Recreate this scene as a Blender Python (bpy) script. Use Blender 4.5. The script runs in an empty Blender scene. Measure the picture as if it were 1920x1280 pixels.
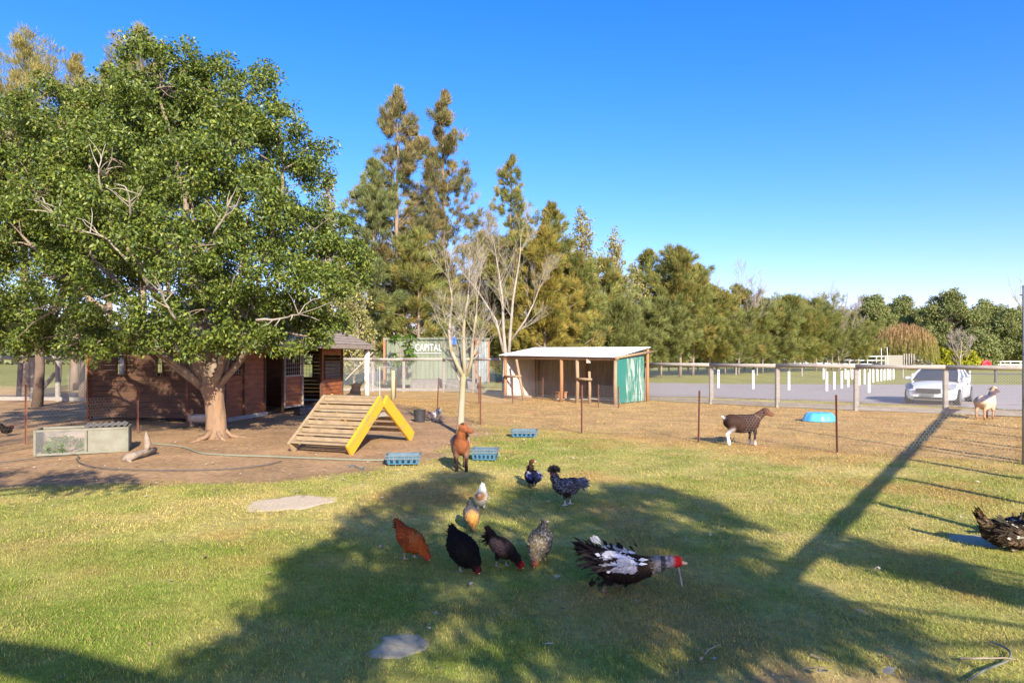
import bpy, bmesh, math, random
import numpy as np
from mathutils import Vector, Matrix
R = math.radians
sc = bpy.context.scene
COL = sc.collection
# ------------------------------------------------------------ camera, sky, sun, exposure
H = 1.95; F = 1280.0; HY = 665.0           # eye height, focal length and horizon row of the 1920 px photograph
cd = bpy.data.cameras.new('camera'); cam = bpy.data.objects.new('camera', cd); COL.objects.link(cam)
cd.sensor_width = 36; cd.lens = 24; cd.shift_y = 25/1920; cd.clip_end = 5000; cd.clip_start = .05
cam.location = (0, 0, H); cam.rotation_euler = (R(90), 0, 0); sc.camera = cam
SUN_EL = R(26); SAZ = R(162)               # toward the sun: behind the camera, to the right
SH = Vector((math.sin(SAZ), math.cos(SAZ), 0)); SK = 1/math.tan(SUN_EL)
sd = Vector((SH.x*math.cos(SUN_EL), SH.y*math.cos(SUN_EL), math.sin(SUN_EL)))
sl = bpy.data.lights.new('sun', 'SUN'); sl.energy = 5.0; sl.angle = R(.55); sl.color = (1, .92, .78)
so = bpy.data.objects.new('sun', sl); COL.objects.link(so); so.rotation_euler = (-sd).to_track_quat('-Z', 'Y').to_euler(); so.location = (0, -20, 30)
w = bpy.data.worlds.new('World'); sc.world = w; w.use_nodes = True
nt = w.node_tree; bg = nt.nodes['Background']; sky = nt.nodes.new('ShaderNodeTexSky')
sky.sky_type = 'NISHITA'; sky.sun_disc = False; sky.sun_elevation = SUN_EL; sky.sun_rotation = SAZ
sky.air_density = 1.0; sky.dust_density = .6; sky.ozone_density = 4.5; sky.altitude = 0
hs = nt.nodes.new('ShaderNodeHueSaturation'); hs.inputs['Saturation'].default_value = 1.30
tn = nt.nodes.new('ShaderNodeMix'); tn.data_type = 'RGBA'; tn.blend_type = 'MULTIPLY'; tn.inputs[0].default_value = 1; tn.inputs[7].default_value = (1.13, .82, 1.03, 1); nt.links.new(hs.outputs[0], tn.inputs[6])
nt.links.new(sky.outputs[0], hs.inputs['Color']); nt.links.new(tn.outputs[2], bg.inputs[0]); bg.inputs[1].default_value = .145
sc.view_settings.view_transform = 'Standard'; sc.view_settings.look = 'None'; sc.view_settings.exposure = .98; sc.view_settings.gamma = 1
sc.render.resolution_x = 1024; sc.render.resolution_y = 682
try:
    sc.cycles.transparent_max_bounces = 24; sc.cycles.max_bounces = 6
except Exception: pass

def G(px, py, z=0.0):                      # photo pixel -> ground point
    d = (H-z)*F/(py-HY); return Vector(((px-960)/F*d, d, z))
def P(px, py, d): return Vector(((px-960)/F*d, d, H+(HY-py)/F*d))

# ------------------------------------------------------------ noise
def _hash(ix, iy, s):
    h = (ix.astype(np.int64)*374761393 + iy.astype(np.int64)*668265263 + s*974634777) & 0x7fffffff
    h = ((h ^ (h >> 13))*1274126177) & 0x7fffffff
    return ((h ^ (h >> 16)) & 0xffff)/65535.0
def vnoise(x, y, s=0):
    ix = np.floor(x); iy = np.floor(y); fx = x-ix; fy = y-iy; fx = fx*fx*(3-2*fx); fy = fy*fy*(3-2*fy)
    a = _hash(ix, iy, s); b = _hash(ix+1, iy, s); c = _hash(ix, iy+1, s); d = _hash(ix+1, iy+1, s)
    return (a*(1-fx)+b*fx)*(1-fy)+(c*(1-fx)+d*fx)*fy
def fbm(x, y, s=0, o=4):
    t = 0; a = .5; n = 0
    for k in range(o): t = t+a*vnoise(x*2**k, y*2**k, s+k*17); n += a; a *= .55
    return t/n
def sstep(a, b, x): t = np.clip((x-a)/(b-a), 0, 1); return t*t*(3-2*t)
def poly_sd(poly, x, y):                   # signed distance, positive inside
    d = np.full(x.shape, 1e9); ins = np.zeros(x.shape, bool); n = len(poly)
    for i in range(n):
        ax, ay = poly[i][:2]; bx_, by_ = poly[(i+1) % n][:2]; ex, ey = bx_-ax, by_-ay
        t = np.clip(((x-ax)*ex+(y-ay)*ey)/(ex*ex+ey*ey), 0, 1)
        d = np.minimum(d, np.hypot(x-ax-t*ex, y-ay-t*ey))
        c = ((ay > y) != (by_ > y)) & (x < (bx_-ax)*(y-ay)/((by_-ay) if by_ != ay else 1e-9)+ax); ins ^= c
    return np.where(ins, d, -d)

# ------------------------------------------------------------ materials
def newmat(name):
    m = bpy.data.materials.new(name); m.use_nodes = True; n = m.node_tree; n.nodes.clear()
    o = n.nodes.new('ShaderNodeOutputMaterial'); b = n.nodes.new('ShaderNodeBsdfPrincipled'); n.links.new(b.outputs[0], o.inputs[0])
    return m, n, b, o
def mat(name, c1, c2=None, scale=6, rough=.7, bump=0, metal=0, stretch=None, spec=.3, detail=6, lo=.3, hi=.7, attr=None, c3=None, coat=0):
    m, n, b, o = newmat(name); b.inputs['Roughness'].default_value = rough; b.inputs['Metallic'].default_value = metal
    b.inputs['Specular IOR Level'].default_value = spec
    if coat: b.inputs['Coat Weight'].default_value = coat
    tc = n.nodes.new('ShaderNodeTexCoord'); mp = n.nodes.new('ShaderNodeMapping'); n.links.new(tc.outputs['Object'], mp.inputs[0])
    if stretch: mp.inputs['Scale'].default_value = stretch
    nz = n.nodes.new('ShaderNodeTexNoise'); nz.inputs['Scale'].default_value = scale; nz.inputs['Detail'].default_value = detail; nz.inputs['Roughness'].default_value = .65
    n.links.new(mp.outputs[0], nz.inputs['Vector'])
    rp = n.nodes.new('ShaderNodeValToRGB'); rp.color_ramp.elements[0].position = lo; rp.color_ramp.elements[1].position = hi
    c2 = c2 or tuple(x*.75 for x in c1)
    rp.color_ramp.elements[0].color = (*c1, 1); rp.color_ramp.elements[1].color = (*c2, 1)
    if c3: e = rp.color_ramp.elements.new((lo+hi)/2); e.color = (*c3, 1)
    n.links.new(nz.outputs[0], rp.inputs[0])
    if attr:
        a = n.nodes.new('ShaderNodeAttribute'); a.attribute_name = 'Col'; mx = n.nodes.new('ShaderNodeMix'); mx.data_type = 'RGBA'; mx.blend_type = 'MULTIPLY'; mx.inputs[0].default_value = 1
        n.links.new(a.outputs['Color'], mx.inputs[6]); n.links.new(rp.outputs[0], mx.inputs[7]); n.links.new(mx.outputs[2], b.inputs[0])
    else: n.links.new(rp.outputs[0], b.inputs[0])
    if bump:
        bp = n.nodes.new('ShaderNodeBump'); bp.inputs['Strength'].default_value = min(1, bump); bp.inputs['Distance'].default_value = .02
        n.links.new(nz.outputs[0], bp.inputs['Height']); n.links.new(bp.outputs[0], b.inputs['Normal'])
    return m
def leafmat(name, rough=.5, trans=.3, spec=.3, tint=(1.5, 1.6, .6)):
    m, n, b, o = newmat(name); a = n.nodes.new('ShaderNodeAttribute'); a.attribute_name = 'Col'
    n.links.new(a.outputs['Color'], b.inputs[0]); b.inputs['Roughness'].default_value = rough; b.inputs['Specular IOR Level'].default_value = spec
    t = n.nodes.new('ShaderNodeBsdfTranslucent'); mc = n.nodes.new('ShaderNodeMix'); mc.data_type = 'RGBA'; mc.blend_type = 'MULTIPLY'; mc.inputs[0].default_value = 1
    mc.inputs[7].default_value = (*tint, 1); n.links.new(a.outputs['Color'], mc.inputs[6]); n.links.new(mc.outputs[2], t.inputs[0])
    s = n.nodes.new('ShaderNodeMixShader'); s.inputs[0].default_value = trans
    n.links.new(b.outputs[0], s.inputs[1]); n.links.new(t.outputs[0], s.inputs[2]); n.links.new(s.outputs[0], o.inputs[0])
    return m
W = dict(
 bark=mat('pale_bark', (.34, .25, .17), (.14, .10, .07), 3, .85, .8, stretch=(2, 2, .6), c3=(.25, .19, .14)),
 bark_orange=mat('orange_bark', (.29, .165, .08), (.15, .105, .07), 5, .9, 1, stretch=(2, 2, .45), c3=(.27, .17, .10)),
 bark_dark=mat('dark_bark', (.20, .14, .10), (.10, .07, .05), 3, .9, .8, stretch=(2, 2, .5)),
 bark_mid=mat('casuarina_bark', (.34, .25, .18), (.20, .15, .11), 3, .9, .5, stretch=(2, 2, .5)),
 bark_bare=mat('bare_branch_bark', (.40, .35, .27), (.24, .205, .155), 5, .8, .4),
 bark_lichen=mat('lichen_bark', (.34, .29, .22), (.27, .24, .11), 5, .85, .7, lo=.42, hi=.62, stretch=(1, 1, .4)),
 bark_grey=mat('grey_twig_bark', (.38, .32, .28), (.26, .21, .18), 4, .85),
 redwood=mat('red_stained_boards', (.12, .060, .034), (.05, .032, .022), 3, .75, .4, stretch=(1, 1, 4), c3=(.09, .045, .024)),
 redwood_lit=mat('orange_lit_boards', (.34, .105, .034), (.16, .056, .023), 3, .6, .3, stretch=(1, 1, 4)),  # sunlit copy of the red boards, warm sunlight put into the colour
 shingle=mat('grey_weathered_boards', (.36, .29, .22), (.19, .15, .115), 4, .85, .5, stretch=(1, 1, 5)),
 greywood=mat('weathered_rail_wood', (.40, .36, .30), (.25, .225, .185), 4, .85, .5, stretch=(1, 1, 4)),
 logwood=mat('pine_log', (.38, .26, .155), (.26, .17, .10), 5, .8, .4, stretch=(1.5, 1.5, .5)),
 orangelog=mat('orange_pine_log', (.40, .19, .085), (.28, .145, .07), 4, .8, .4, stretch=(1.5, 1.5, .5)),
 palewood=mat('pale_ramp_wood', (.38, .28, .165), (.25, .18, .10), 6, .8, .4, stretch=(1, 1, 1.5), c3=(.32, .235, .135)),
 yellow=mat('worn_yellow_paint', (.60, .34, .022), (.32, .23, .11), 4, .55, .3, lo=.50, hi=.68, c3=(.56, .32, .03)),
 white=mat('white_paint', (.80, .80, .78), (.68, .67, .63), 5, .6),
 whitebark=mat('white_peeling_paint', (.74, .70, .64), (.42, .28, .18), 6, .8, .5, lo=.48, hi=.66),
 rust=mat('rusty_steel', (.20, .085, .05), (.13, .055, .035), 20, .85, .3),
 steel=mat('galvanised_steel', (.55, .57, .58), (.42, .44, .46), 12, .45, 0, .6),
 wire=mat('galvanised_wire', (.42, .41, .39), (.30, .30, .29), 30, .5, 0, .3),
 roofing=mat('corrugated_roof_sheet', (.80, .80, .79), (.66, .65, .64), 3, .45, 0, .0, spec=.5),
 shedwall=mat('old_corrugated_wall', (.30, .27, .235), (.18, .16, .135), 2.5, .6, .2, stretch=(3, 3, .4)),
 green=mat('peeling_green_paint', (.03, .15, .11), (.36, .38, .34), 3, .6, .2, stretch=(4, 4, .35), lo=.50, hi=.58),
 teal=mat('teal_paint', (.03, .165, .13), (.035, .18, .14), 3, .55),
 container=mat('pale_green_container_paint', (.235, .27, .19), (.16, .17, .12), 1.6, .6, .1, stretch=(1, 1, .35), c3=(.21, .24, .165)),
 conrust=mat('rusted_container_frame', (.42, .13, .06), (.30, .20, .12), 3, .8, .2),
 blue=mat('blue_plastic_crate', (.035, .13, .21), (.07, .16, .22), 9, .5, spec=.4),
 bluegrey=mat('dusty_blue_plastic', (.11, .14, .16), (.20, .20, .19), 9, .6, spec=.3),
 aqua=mat('light_blue_plastic', (.07, .38, .62), (.09, .42, .66), 6, .35, spec=.5),
 tarp=mat('blue_tarp', (.03, .14, .62), (.05, .2, .7), 6, .5),
 black=mat('black_plastic', (.03, .03, .032), (.05, .05, .05), 10, .55),
 dark=mat('dark_metal', (.10, .10, .10), (.06, .06, .06), 10, .6, 0, .3),
 concrete=mat('grey_concrete', (.50, .47, .41), (.38, .35, .30), 5, .9, .3),
 hutch=mat('cream_painted_sheet', (.24, .235, .18), (.16, .15, .10), 4, .7, .1),
 sand=mat('pale_bare_sand', (.68, .54, .36), (.46, .35, .22), 22, .95, .2, detail=10),
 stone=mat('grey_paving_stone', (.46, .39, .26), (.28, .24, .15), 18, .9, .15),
 hose=mat('green_hose', (.20, .27, .19), (.26, .32, .24), 10, .5),
 hoseblack=mat('black_hose', (.06, .06, .06), (.12, .11, .10), 10, .6),
 hosegrey=mat('faded_grey_hose', (.12, .13, .10), (.17, .17, .12), 10, .6),
 driftwood=mat('driftwood', (.36, .29, .21), (.2, .15, .11), 8, .9, .7),
 carpaint=mat('white_car_paint', (.80, .80, .80), (.78, .78, .78), 2, .22, spec=.6, coat=.7),
 glass=mat('tinted_window_glass', (.02, .03, .04), (.03, .04, .05), 2, .06, spec=.9),
 headlight=mat('headlight_lens', (.45, .47, .48), (.25, .26, .27), 14, .1, spec=.9, metal=.4),
 chrome=mat('chrome', (.6, .6, .6), (.5, .5, .5), 4, .2, metal=1),
 tyre=mat('tyre_rubber', (.025, .025, .025), (.03, .03, .03), 5, .9),
 gravel=mat('gravel', (.43, .375, .33), (.27, .235, .21), 14, .95, .4, detail=12, c3=(.36, .31, .275)),
 red=mat('red_paint', (.7, .04, .05), (.6, .03, .04), 4, .5),
 fur=mat('animal_coat', (1, 1, 1), (.78, .78, .78), 45, .75, .25, attr=1, spec=.2, stretch=(1, 1, 1)),
 plume=mat('plumage', (1, 1, 1), (.7, .7, .7), 60, .8, .4, attr=1, spec=.08),
 feather=leafmat('feather_vanes', .75, .10, .08, (1, 1, 1)),
 flesh=mat('red_comb_flesh', (.62, .02, .025), (.5, .015, .02), 40, .5, .2),
 horn=mat('beak_horn', (.55, .42, .24), (.4, .3, .18), 30, .45),
 eye=mat('dark_eye', (.01, .008, .006), (.01, .01, .01), 5, .1, spec=.8),
 leaf_big=leafmat('glossy_fig_leaves', .42, .18, .34, (1.6, 1.7, .5)),
 leaf=leafmat('matt_leaves', .6, .28, .2, (1.3, 1.4, .6)),
 needle=leafmat('casuarina_needles', .7, .34, .15, (1.3, 1.3, .7)),
 blade=leafmat('grass_blades', .65, .35, .15, (1.3, 1.35, .7)),
 litter=leafmat('dry_leaf_litter', .8, .1, .1, (1, 1, 1)),
)

# ------------------------------------------------------------ object helpers
def tag(o, label=None, cat=None, group=None, kind=None):
    if label: o['label'] = label
    if cat: o['category'] = cat
    if group: o['group'] = group
    if kind: o['kind'] = kind
    return o
def thing(name, loc, label, cat, group=None, rz=0):
    o = bpy.data.objects.new(name, None); COL.objects.link(o); o.location = loc; o.rotation_euler = (0, 0, rz); o.empty_display_size = .1
    return tag(o, label, cat, group)
def children(o): return [c for c in bpy.data.objects if c.parent == o]
def copy_tree(o, parent=None, kids=None):
    c = o.copy(); COL.objects.link(c); c.parent = parent
    for ch in children(o): copy_tree(ch, c)
    return c
def rootloc(p):
    v = Vector((0, 0, 0))
    while p is not None: v += p.location; p = p.parent
    return v
def fastmesh(name, V, Fc, k, colors=None, m=None, smooth=False):
    me = bpy.data.meshes.new(name); V = np.asarray(V, np.float32); Fc = np.asarray(Fc, np.int32).reshape(-1, k); n = len(Fc)
    me.vertices.add(len(V)); me.vertices.foreach_set('co', V.ravel())
    me.loops.add(n*k); me.loops.foreach_set('vertex_index', Fc.ravel())
    me.polygons.add(n); me.polygons.foreach_set('loop_start', np.arange(0, n*k, k, dtype=np.int32)); me.polygons.foreach_set('loop_total', np.full(n, k, np.int32))
    if smooth: me.polygons.foreach_set('use_smooth', np.ones(n, bool))
    me.update(calc_edges=True)
    if colors is not None:
        a = me.color_attributes.new('Col', 'FLOAT_COLOR', 'POINT'); c = np.ones((len(V), 4), np.float32); c[:, :3] = colors; a.data.foreach_set('color', c.ravel())
    if m: me.materials.append(m)
    return me
def link(name, me, parent=None):
    o = bpy.data.objects.new(name, me); COL.objects.link(o)
    if parent is not None: o.parent = parent
    return o

class MB:
    def __init__(s): s.v = []; s.f = []; s.M = None
    def add(s, vs, fs):
        n = len(s.v)
        for v in vs: s.v.append(tuple(s.M @ Vector(v)) if s.M else tuple(v))
        for f in fs: s.f.append(tuple(i+n for i in f))
        return s
    def box(s, c, size, ax=None, bev=0):
        x, y, z = size[0]/2, size[1]/2, size[2]/2; b = min(bev, x*.6, y*.6, z*.6)
        ax = ax or Matrix.Identity(3); c = Vector(c)
        if b <= 0:
            vs = [c+ax @ Vector((sx*x, sy*y, sz*z)) for sx in (-1, 1) for sy in (-1, 1) for sz in (-1, 1)]
            return s.add(vs, [(0, 1, 3, 2), (4, 6, 7, 5), (0, 4, 5, 1), (2, 3, 7, 6), (0, 2, 6, 4), (1, 5, 7, 3)])
        bm = bmesh.new(); bmesh.ops.create_cube(bm, size=1)
        for v in bm.verts: v.co = Vector((v.co.x*2*x, v.co.y*2*y, v.co.z*2*z))
        bmesh.ops.bevel(bm, geom=bm.edges[:], offset=b, segments=1, affect='EDGES')
        bm.verts.index_update(); vs = [c+ax @ v.co for v in bm.verts]; fs = [tuple(v.index for v in f.verts) for f in bm.faces]; bm.free()
        return s.add(vs, fs)
    def beam(s, a, b, wdt, hgt, up=(0, 0, 1), bev=0):
        a = Vector(a); b = Vector(b); d = b-a; L = d.length; x = d.normalized(); u = Vector(up)
        y = u.cross(x)
        if y.length < 1e-4: y = Vector((0, 1, 0)).cross(x)
        y.normalize(); z = x.cross(y); ax = Matrix((x, y, z)).transposed()
        return s.box((a+b)/2, (L, wdt, hgt), ax, bev)
    def tube(s, pts, rad, n=8, cap=True, wob=0, rnd=None):
        pts = [Vector(p) for p in pts]; k = len(pts)
        if not hasattr(rad, '__len__'): rad = [rad]*k
        vs = []; fs = []; t0 = (pts[1]-pts[0]).normalized(); u = t0.orthogonal().normalized()
        for i, p in enumerate(pts):
            t = (pts[min(i+1, k-1)]-pts[max(i-1, 0)]).normalized(); u = (u-t*u.dot(t)).normalized(); w_ = t.cross(u)
            for j in range(n):
                a = 2*math.pi*j/n; r = rad[i]*(1+(wob*(rnd.random()-.5) if rnd else 0)); vs.append(p+(u*math.cos(a)+w_*math.sin(a))*r)
        for i in range(k-1):
            for j in range(n): j2 = (j+1) % n; fs.append((i*n+j, i*n+j2, (i+1)*n+j2, (i+1)*n+j))
        if cap: fs.append(tuple(range(n))[::-1]); fs.append(tuple(range((k-1)*n, k*n)))
        return s.add(vs, fs)
    def ring(s, c, axis, R_, r, n=20, m=8):
        q = Vector(axis).to_track_quat('Z', 'Y'); vs = []; fs = []
        for i in range(n):
            a = 2*math.pi*i/n
            for j in range(m):
                b = 2*math.pi*j/m; vs.append(Vector(c)+q @ Vector(((R_+r*math.cos(b))*math.cos(a), (R_+r*math.cos(b))*math.sin(a), r*math.sin(b))))
        for i in range(n):
            for j in range(m): fs.append((i*m+j, ((i+1) % n)*m+j, ((i+1) % n)*m+(j+1) % m, i*m+(j+1) % m))
        return s.add(vs, fs)
    def build(s, name, m, parent=None, world=True, smooth=False):
        off = rootloc(parent) if (world and parent is not None) else Vector((0, 0, 0))
        us = sorted({i for f in s.f for i in f}); ix = {i: k for k, i in enumerate(us)}
        me = bpy.data.meshes.new(name); me.from_pydata([tuple(Vector(s.v[i])-off) for i in us], [], [tuple(ix[i] for i in f) for f in s.f]); me.materials.append(m)
        if smooth: me.polygons.foreach_set('use_smooth', np.ones(len(me.polygons), bool))
        me.update(); return link(name, me, parent)

def leafmesh(name, pos, dr, nrm, L, wd, col, m, fold=.25, wide=.45, bend=.0):
    """many small folded leaves: base, left, right, tip (two triangles sharing the midrib)"""
    n = len(pos); dr = dr/np.linalg.norm(dr, axis=1, keepdims=True)
    sd_ = np.cross(dr, nrm); sd_ /= (np.linalg.norm(sd_, axis=1, keepdims=True)+1e-9); up = np.cross(sd_, dr)
    L = L[:, None]; wd = wd[:, None]
    tip = pos+dr*L-up*L*bend; mid = pos+dr*L*wide
    V = np.stack([pos, mid+sd_*wd*.5+up*wd*fold, tip, mid-sd_*wd*.5+up*wd*fold], 1).reshape(-1, 3)
    b = np.arange(n)[:, None]*4
    Fc = np.concatenate([b+np.array([[0, 1, 2]]), b+np.array([[0, 2, 3]])], 1).reshape(-1, 3)
    return fastmesh(name, V, Fc, 3, np.repeat(col, 4, axis=0), m)
def rdir(rs, n):
    v = rs.normal(size=(n, 3)); return v/np.linalg.norm(v, axis=1, keepdims=True)

# ------------------------------------------------------------ ground
def gp(l): return [tuple(G(x, y))[:2] for x, y in l]
DIRT = gp([(-500, 925), (-100, 915), (60, 918), (230, 908), (380, 906), (520, 902), (620, 892), (700, 878), (760, 866), (830, 852), (880, 828), (905, 806), (890, 786), (830, 772), (770, 762), (700, 752), (500, 735), (200, 735), (-500, 750)])
DIRT2 = [(1.2, 4.1), (1.7, 4.25), (2.3, 4.22), (2.9, 4.05), (3.3, 3.4), (1, 3)]
GRAV = gp([(1150, 717), (1150, 741), (1300, 744), (1600, 754), (1800, 763), (2100, 778), (2600, 790), (3600, 790), (3600, 720), (1900, 721.5), (1400, 720)])
FL = [(-2.7, 24.5), (-.9, 19.0), (1.7, 17.0), (4.2, 15.3), (6.65, 13.75), (9.35, 12.45)]
def fence_line(x): return np.interp(x, [-30, -5, -.9, 1.7, 4.2, 6.65, 9.35, 30], [30, 27, 19.3, 17.2, 15.4, 13.8, 12.4, 3])
C_GREEN = np.array([.165, .225, .035]); C_GREEN2 = np.array([.28, .33, .055]); C_STRAW = np.array([.55, .43, .16]); C_ORG = np.array([.50, .29, .11]); C_DIRT = np.array([.40, .25, .13]); C_FIELD = np.array([.30, .29, .075])
def masks(x, y):
    nz = fbm(x*1.3, y*1.3, 5)-.5
    dirt = sstep(-.25, .35, poly_sd(DIRT, x, y)+nz*1.6); dirt = np.maximum(dirt, sstep(-.1, .25, poly_sd(DIRT2, x, y)+nz*.5))
    beyond = y-fence_line(x)
    dry = sstep(-3.2, 1.2, beyond+nz*3.5)*(1-sstep(13.5, 17, beyond+nz*2))
    dry = np.where(y > 28, dry*(1-sstep(27.5, 29.5, y+.85*(x-7))), dry)
    return dirt, dry
def ground_color(x, y):
    dirt, dry = masks(x, y)
    a = fbm(x*.55, y*.55, 11, 4); b = fbm(x*2.3, y*2.3, 23, 3)
    near = 1-sstep(5, 13, y)
    g = np.clip(.61+.26*near-1.15*(fbm(x*.35+3, y*.35, 40, 3)-.30)-1.2*(b-.5)+.4*(a-.5), 0, 1)[..., None]
    base = C_STRAW*(1-g)+(C_GREEN*.5+C_GREEN2*.5)*g
    o = (np.clip((fbm(x*.8+9, y*.8, 77, 4)-.56)*6, 0, 1))[..., None]; base = base*(1-o*.65)+C_ORG*o*.65
    d = dry[..., None]; dc = C_ORG*(.72+.55*b[..., None]); dc = dc*(1-.35*a[..., None])+C_STRAW*.35*a[..., None]
    base = base*(1-d)+dc*d
    far = sstep(34, 48, y)[..., None]; base = base*(1-far)+C_FIELD*(.8+.4*a[..., None])*far
    k = dirt[..., None]; base = base*(1-k)+C_DIRT*(.7+.6*a[..., None])*k
    return base, dirt, dry
def ax_(lo, hi, st, outer): 
    m = np.arange(lo, hi+1e-6, st); return np.concatenate([[-v for v in outer[::-1]] if lo < 0 else [], m, outer]) if lo < 0 else m
out = [36, 45, 60, 90, 150, 300, 700, 1600]
xs = np.concatenate([[-v for v in out[::-1]], np.arange(-30, 30.01, .2), out]); ys = np.concatenate([[-1600, -600, -200, -80, -30, -12], np.arange(-4, 46.01, .2), [50, 60, 75, 100, 150, 300, 700, 1600]])
X, Y = np.meshgrid(xs, ys); gc, gd, gdr = ground_color(X, Y)
def gz(x, y): return (fbm(x*.9, y*.9, 3)-.5)*.04*(1-sstep(25, 40, np.abs(y)))-.012
Z = gz(X, Y)
Z_ = (fbm(X*.9, Y*.9, 3)-.5)*.05*(sstep(60, 30, np.abs(Y)) if False else (1-sstep(25, 40, np.abs(Y))))-.015
nx, ny = len(xs), len(ys); idx = np.arange(nx*ny).reshape(ny, nx)
Fq = np.stack([idx[:-1, :-1], idx[:-1, 1:], idx[1:, 1:], idx[1:, :-1]], -1).reshape(-1, 4)
gm, n_, b_, o_ = newmat('ground_soil_and_turf'); b_.inputs['Roughness'].default_value = .95; b_.inputs['Specular IOR Level'].default_value = .1
at = n_.nodes.new('ShaderNodeAttribute'); at.attribute_name = 'Col'; tc = n_.nodes.new('ShaderNodeTexCoord')
n1 = n_.nodes.new('ShaderNodeTexNoise'); n1.inputs['Scale'].default_value = 9; n1.inputs['Detail'].default_value = 12; n1.inputs['Roughness'].default_value = .75; n_.links.new(tc.outputs['Object'], n1.inputs['Vector'])
n2 = n_.nodes.new('ShaderNodeTexNoise'); n2.inputs['Scale'].default_value = 1.1; n2.inputs['Detail'].default_value = 8; n_.links.new(tc.outputs['Object'], n2.inputs['Vector'])
r1 = n_.nodes.new('ShaderNodeValToRGB'); r1.color_ramp.elements[0].position = .3; r1.color_ramp.elements[0].color = (.55, .52, .5, 1); r1.color_ramp.elements[1].position = .72; r1.color_ramp.elements[1].color = (1.35, 1.35, 1.3, 1); n_.links.new(n1.outputs[0], r1.inputs[0])
r2 = n_.nodes.new('ShaderNodeValToRGB'); r2.color_ramp.elements[0].position = .35; r2.color_ramp.elements[0].color = (.85, .85, .85, 1); r2.color_ramp.elements[1].position = .65; r2.color_ramp.elements[1].color = (1.12, 1.12, 1.12, 1); n_.links.new(n2.outputs[0], r2.inputs[0])
def mul(a, b):
    m = n_.nodes.new('ShaderNodeMix'); m.data_type = 'RGBA'; m.blend_type = 'MULTIPLY'; m.inputs[0].default_value = 1; n_.links.new(a, m.inputs[6]); n_.links.new(b, m.inputs[7]); return m.outputs[2]
n_.links.new(mul(mul(at.outputs['Color'], r1.outputs[0]), r2.outputs[0]), b_.inputs[0])
bp = n_.nodes.new('ShaderNodeBump'); bp.inputs['Strength'].default_value = .7; bp.inputs['Distance'].default_value = .03; n_.links.new(n1.outputs[0], bp.inputs['Height']); n_.links.new(bp.outputs[0], b_.inputs['Normal'])
gme = fastmesh('ground', np.stack([X, Y, Z], -1).reshape(-1, 3), Fq, 4, gc.reshape(-1, 3), gm, True)
tag(link('ground', gme), kind='structure')
def sheet(name, poly, z, m, kind='structure'):
    me = bpy.data.meshes.new(name); me.from_pydata([(x, y, z) for x, y in poly], [], [tuple(range(len(poly)))]); me.materials.append(m); o = link(name, me); o['kind'] = kind; return o
rs0 = random.Random(4)
gpoly = []
for i in range(len(GRAV)):
    a = GRAV[i]; b = GRAV[(i+1) % len(GRAV)]
    for t in range(14):
        u = t/14; L = math.hypot(b[0]-a[0], b[1]-a[1]); j = .25 if t else 0
        gpoly.append((a[0]+(b[0]-a[0])*u+rs0.uniform(-j, j), a[1]+(b[1]-a[1])*u+rs0.uniform(-j, j)))
sheet('gravel_driveway', gpoly, .012, W['gravel'])
GRSD = GRAV
# grass blades
rs = np.random.RandomState(7)
def blades(d0, d1, dens, L0, L1, wd):
    kx = .80; area = kx*(d1*d1-d0*d0); n = int(area*dens)
    d = np.sqrt(rs.uniform(d0*d0, d1*d1, n)); x = rs.uniform(-kx, kx, n)*d; y = d
    c, dirt, dry = ground_color(x, y)
    pt = fbm(x*3.1, y*3.1, 91, 3)
    keep = (rs.rand(n) > dirt*1.05) & (rs.rand(n) > dry*.45) & (rs.rand(n) < .45+1.1*pt) & (poly_sd(GRAV, x, y) < .1+.3*rs.rand(n))
    for cx, cy, rx, ry in STONES_SAND: keep &= (((x-cx)/rx)**2+((y-cy)/ry)**2 > .55+.5*rs.rand(n))
    x, y, c, pt, dry = x[keep], y[keep], c[keep], pt[keep], dry[keep]; n = len(x)
    u = rs.rand(n); straw = (u < .20+.25*dry)[:, None]; gr = ((u > .62) & (u < .62+.38*(1-dry)))[:, None]
    c = np.where(straw, C_STRAW*(.6+.5*rs.rand(n, 1)), c*(.75+.7*rs.rand(n, 1))); c = np.where(gr, c*.55+C_GREEN2*.5*(.7+.7*rs.rand(n, 1)), c)
    L = rs.uniform(L0, L1, n)*(.55+.9*pt); a = rs.uniform(0, 6.283, n); lean = rs.uniform(.35, 1.45, n)
    dx = np.stack([np.cos(a)*np.sin(lean), np.sin(a)*np.sin(lean), np.cos(lean)], 1)
    sdv = np.stack([-np.sin(a+rs.normal(size=n)*.6), np.cos(a), np.zeros(n)], 1)*wd*.5
    p = np.stack([x, y, gz(x, y)-.003], 1)
    m = p+dx*(L*.55)[:, None]; t = m+(dx*.8+np.array([[0, 0, -.25]]))*(L*.5)[:, None]
    V = np.stack([p-sdv, p+sdv, m+sdv*.8, m-sdv*.8, t], 1).reshape(-1, 3); b = np.arange(n)[:, None]*5
    return V, np.concatenate([b+[[0, 1, 2]], b+[[0, 2, 3]], b+[[3, 2, 4]]], 1).reshape(-1, 3), np.repeat(c, 5, 0)
STONES_SAND = []
for px, py, rx, ry in ((545, 941, 80, 15), (744, 1206, 54, 26), (1832, 1011, 44, 14)):
    c = G(px, py); STONES_SAND.append((c.x, c.y, rx/F*c.y, ry*c.y*c.y/(H*F)))
Vs = []; Fs = []; Cs = []; off = 0
for args in ((3.7, 7.0, 8200, .018, .046, .0045), (7.0, 11, 3000, .022, .05, .0075), (11, 18, 800, .03, .055, .011), (18, 30, 150, .04, .08, .018)):
    v, f, c = blades(*args); Vs.append(v); Fs.append(f+off); Cs.append(c); off += len(v)
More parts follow.
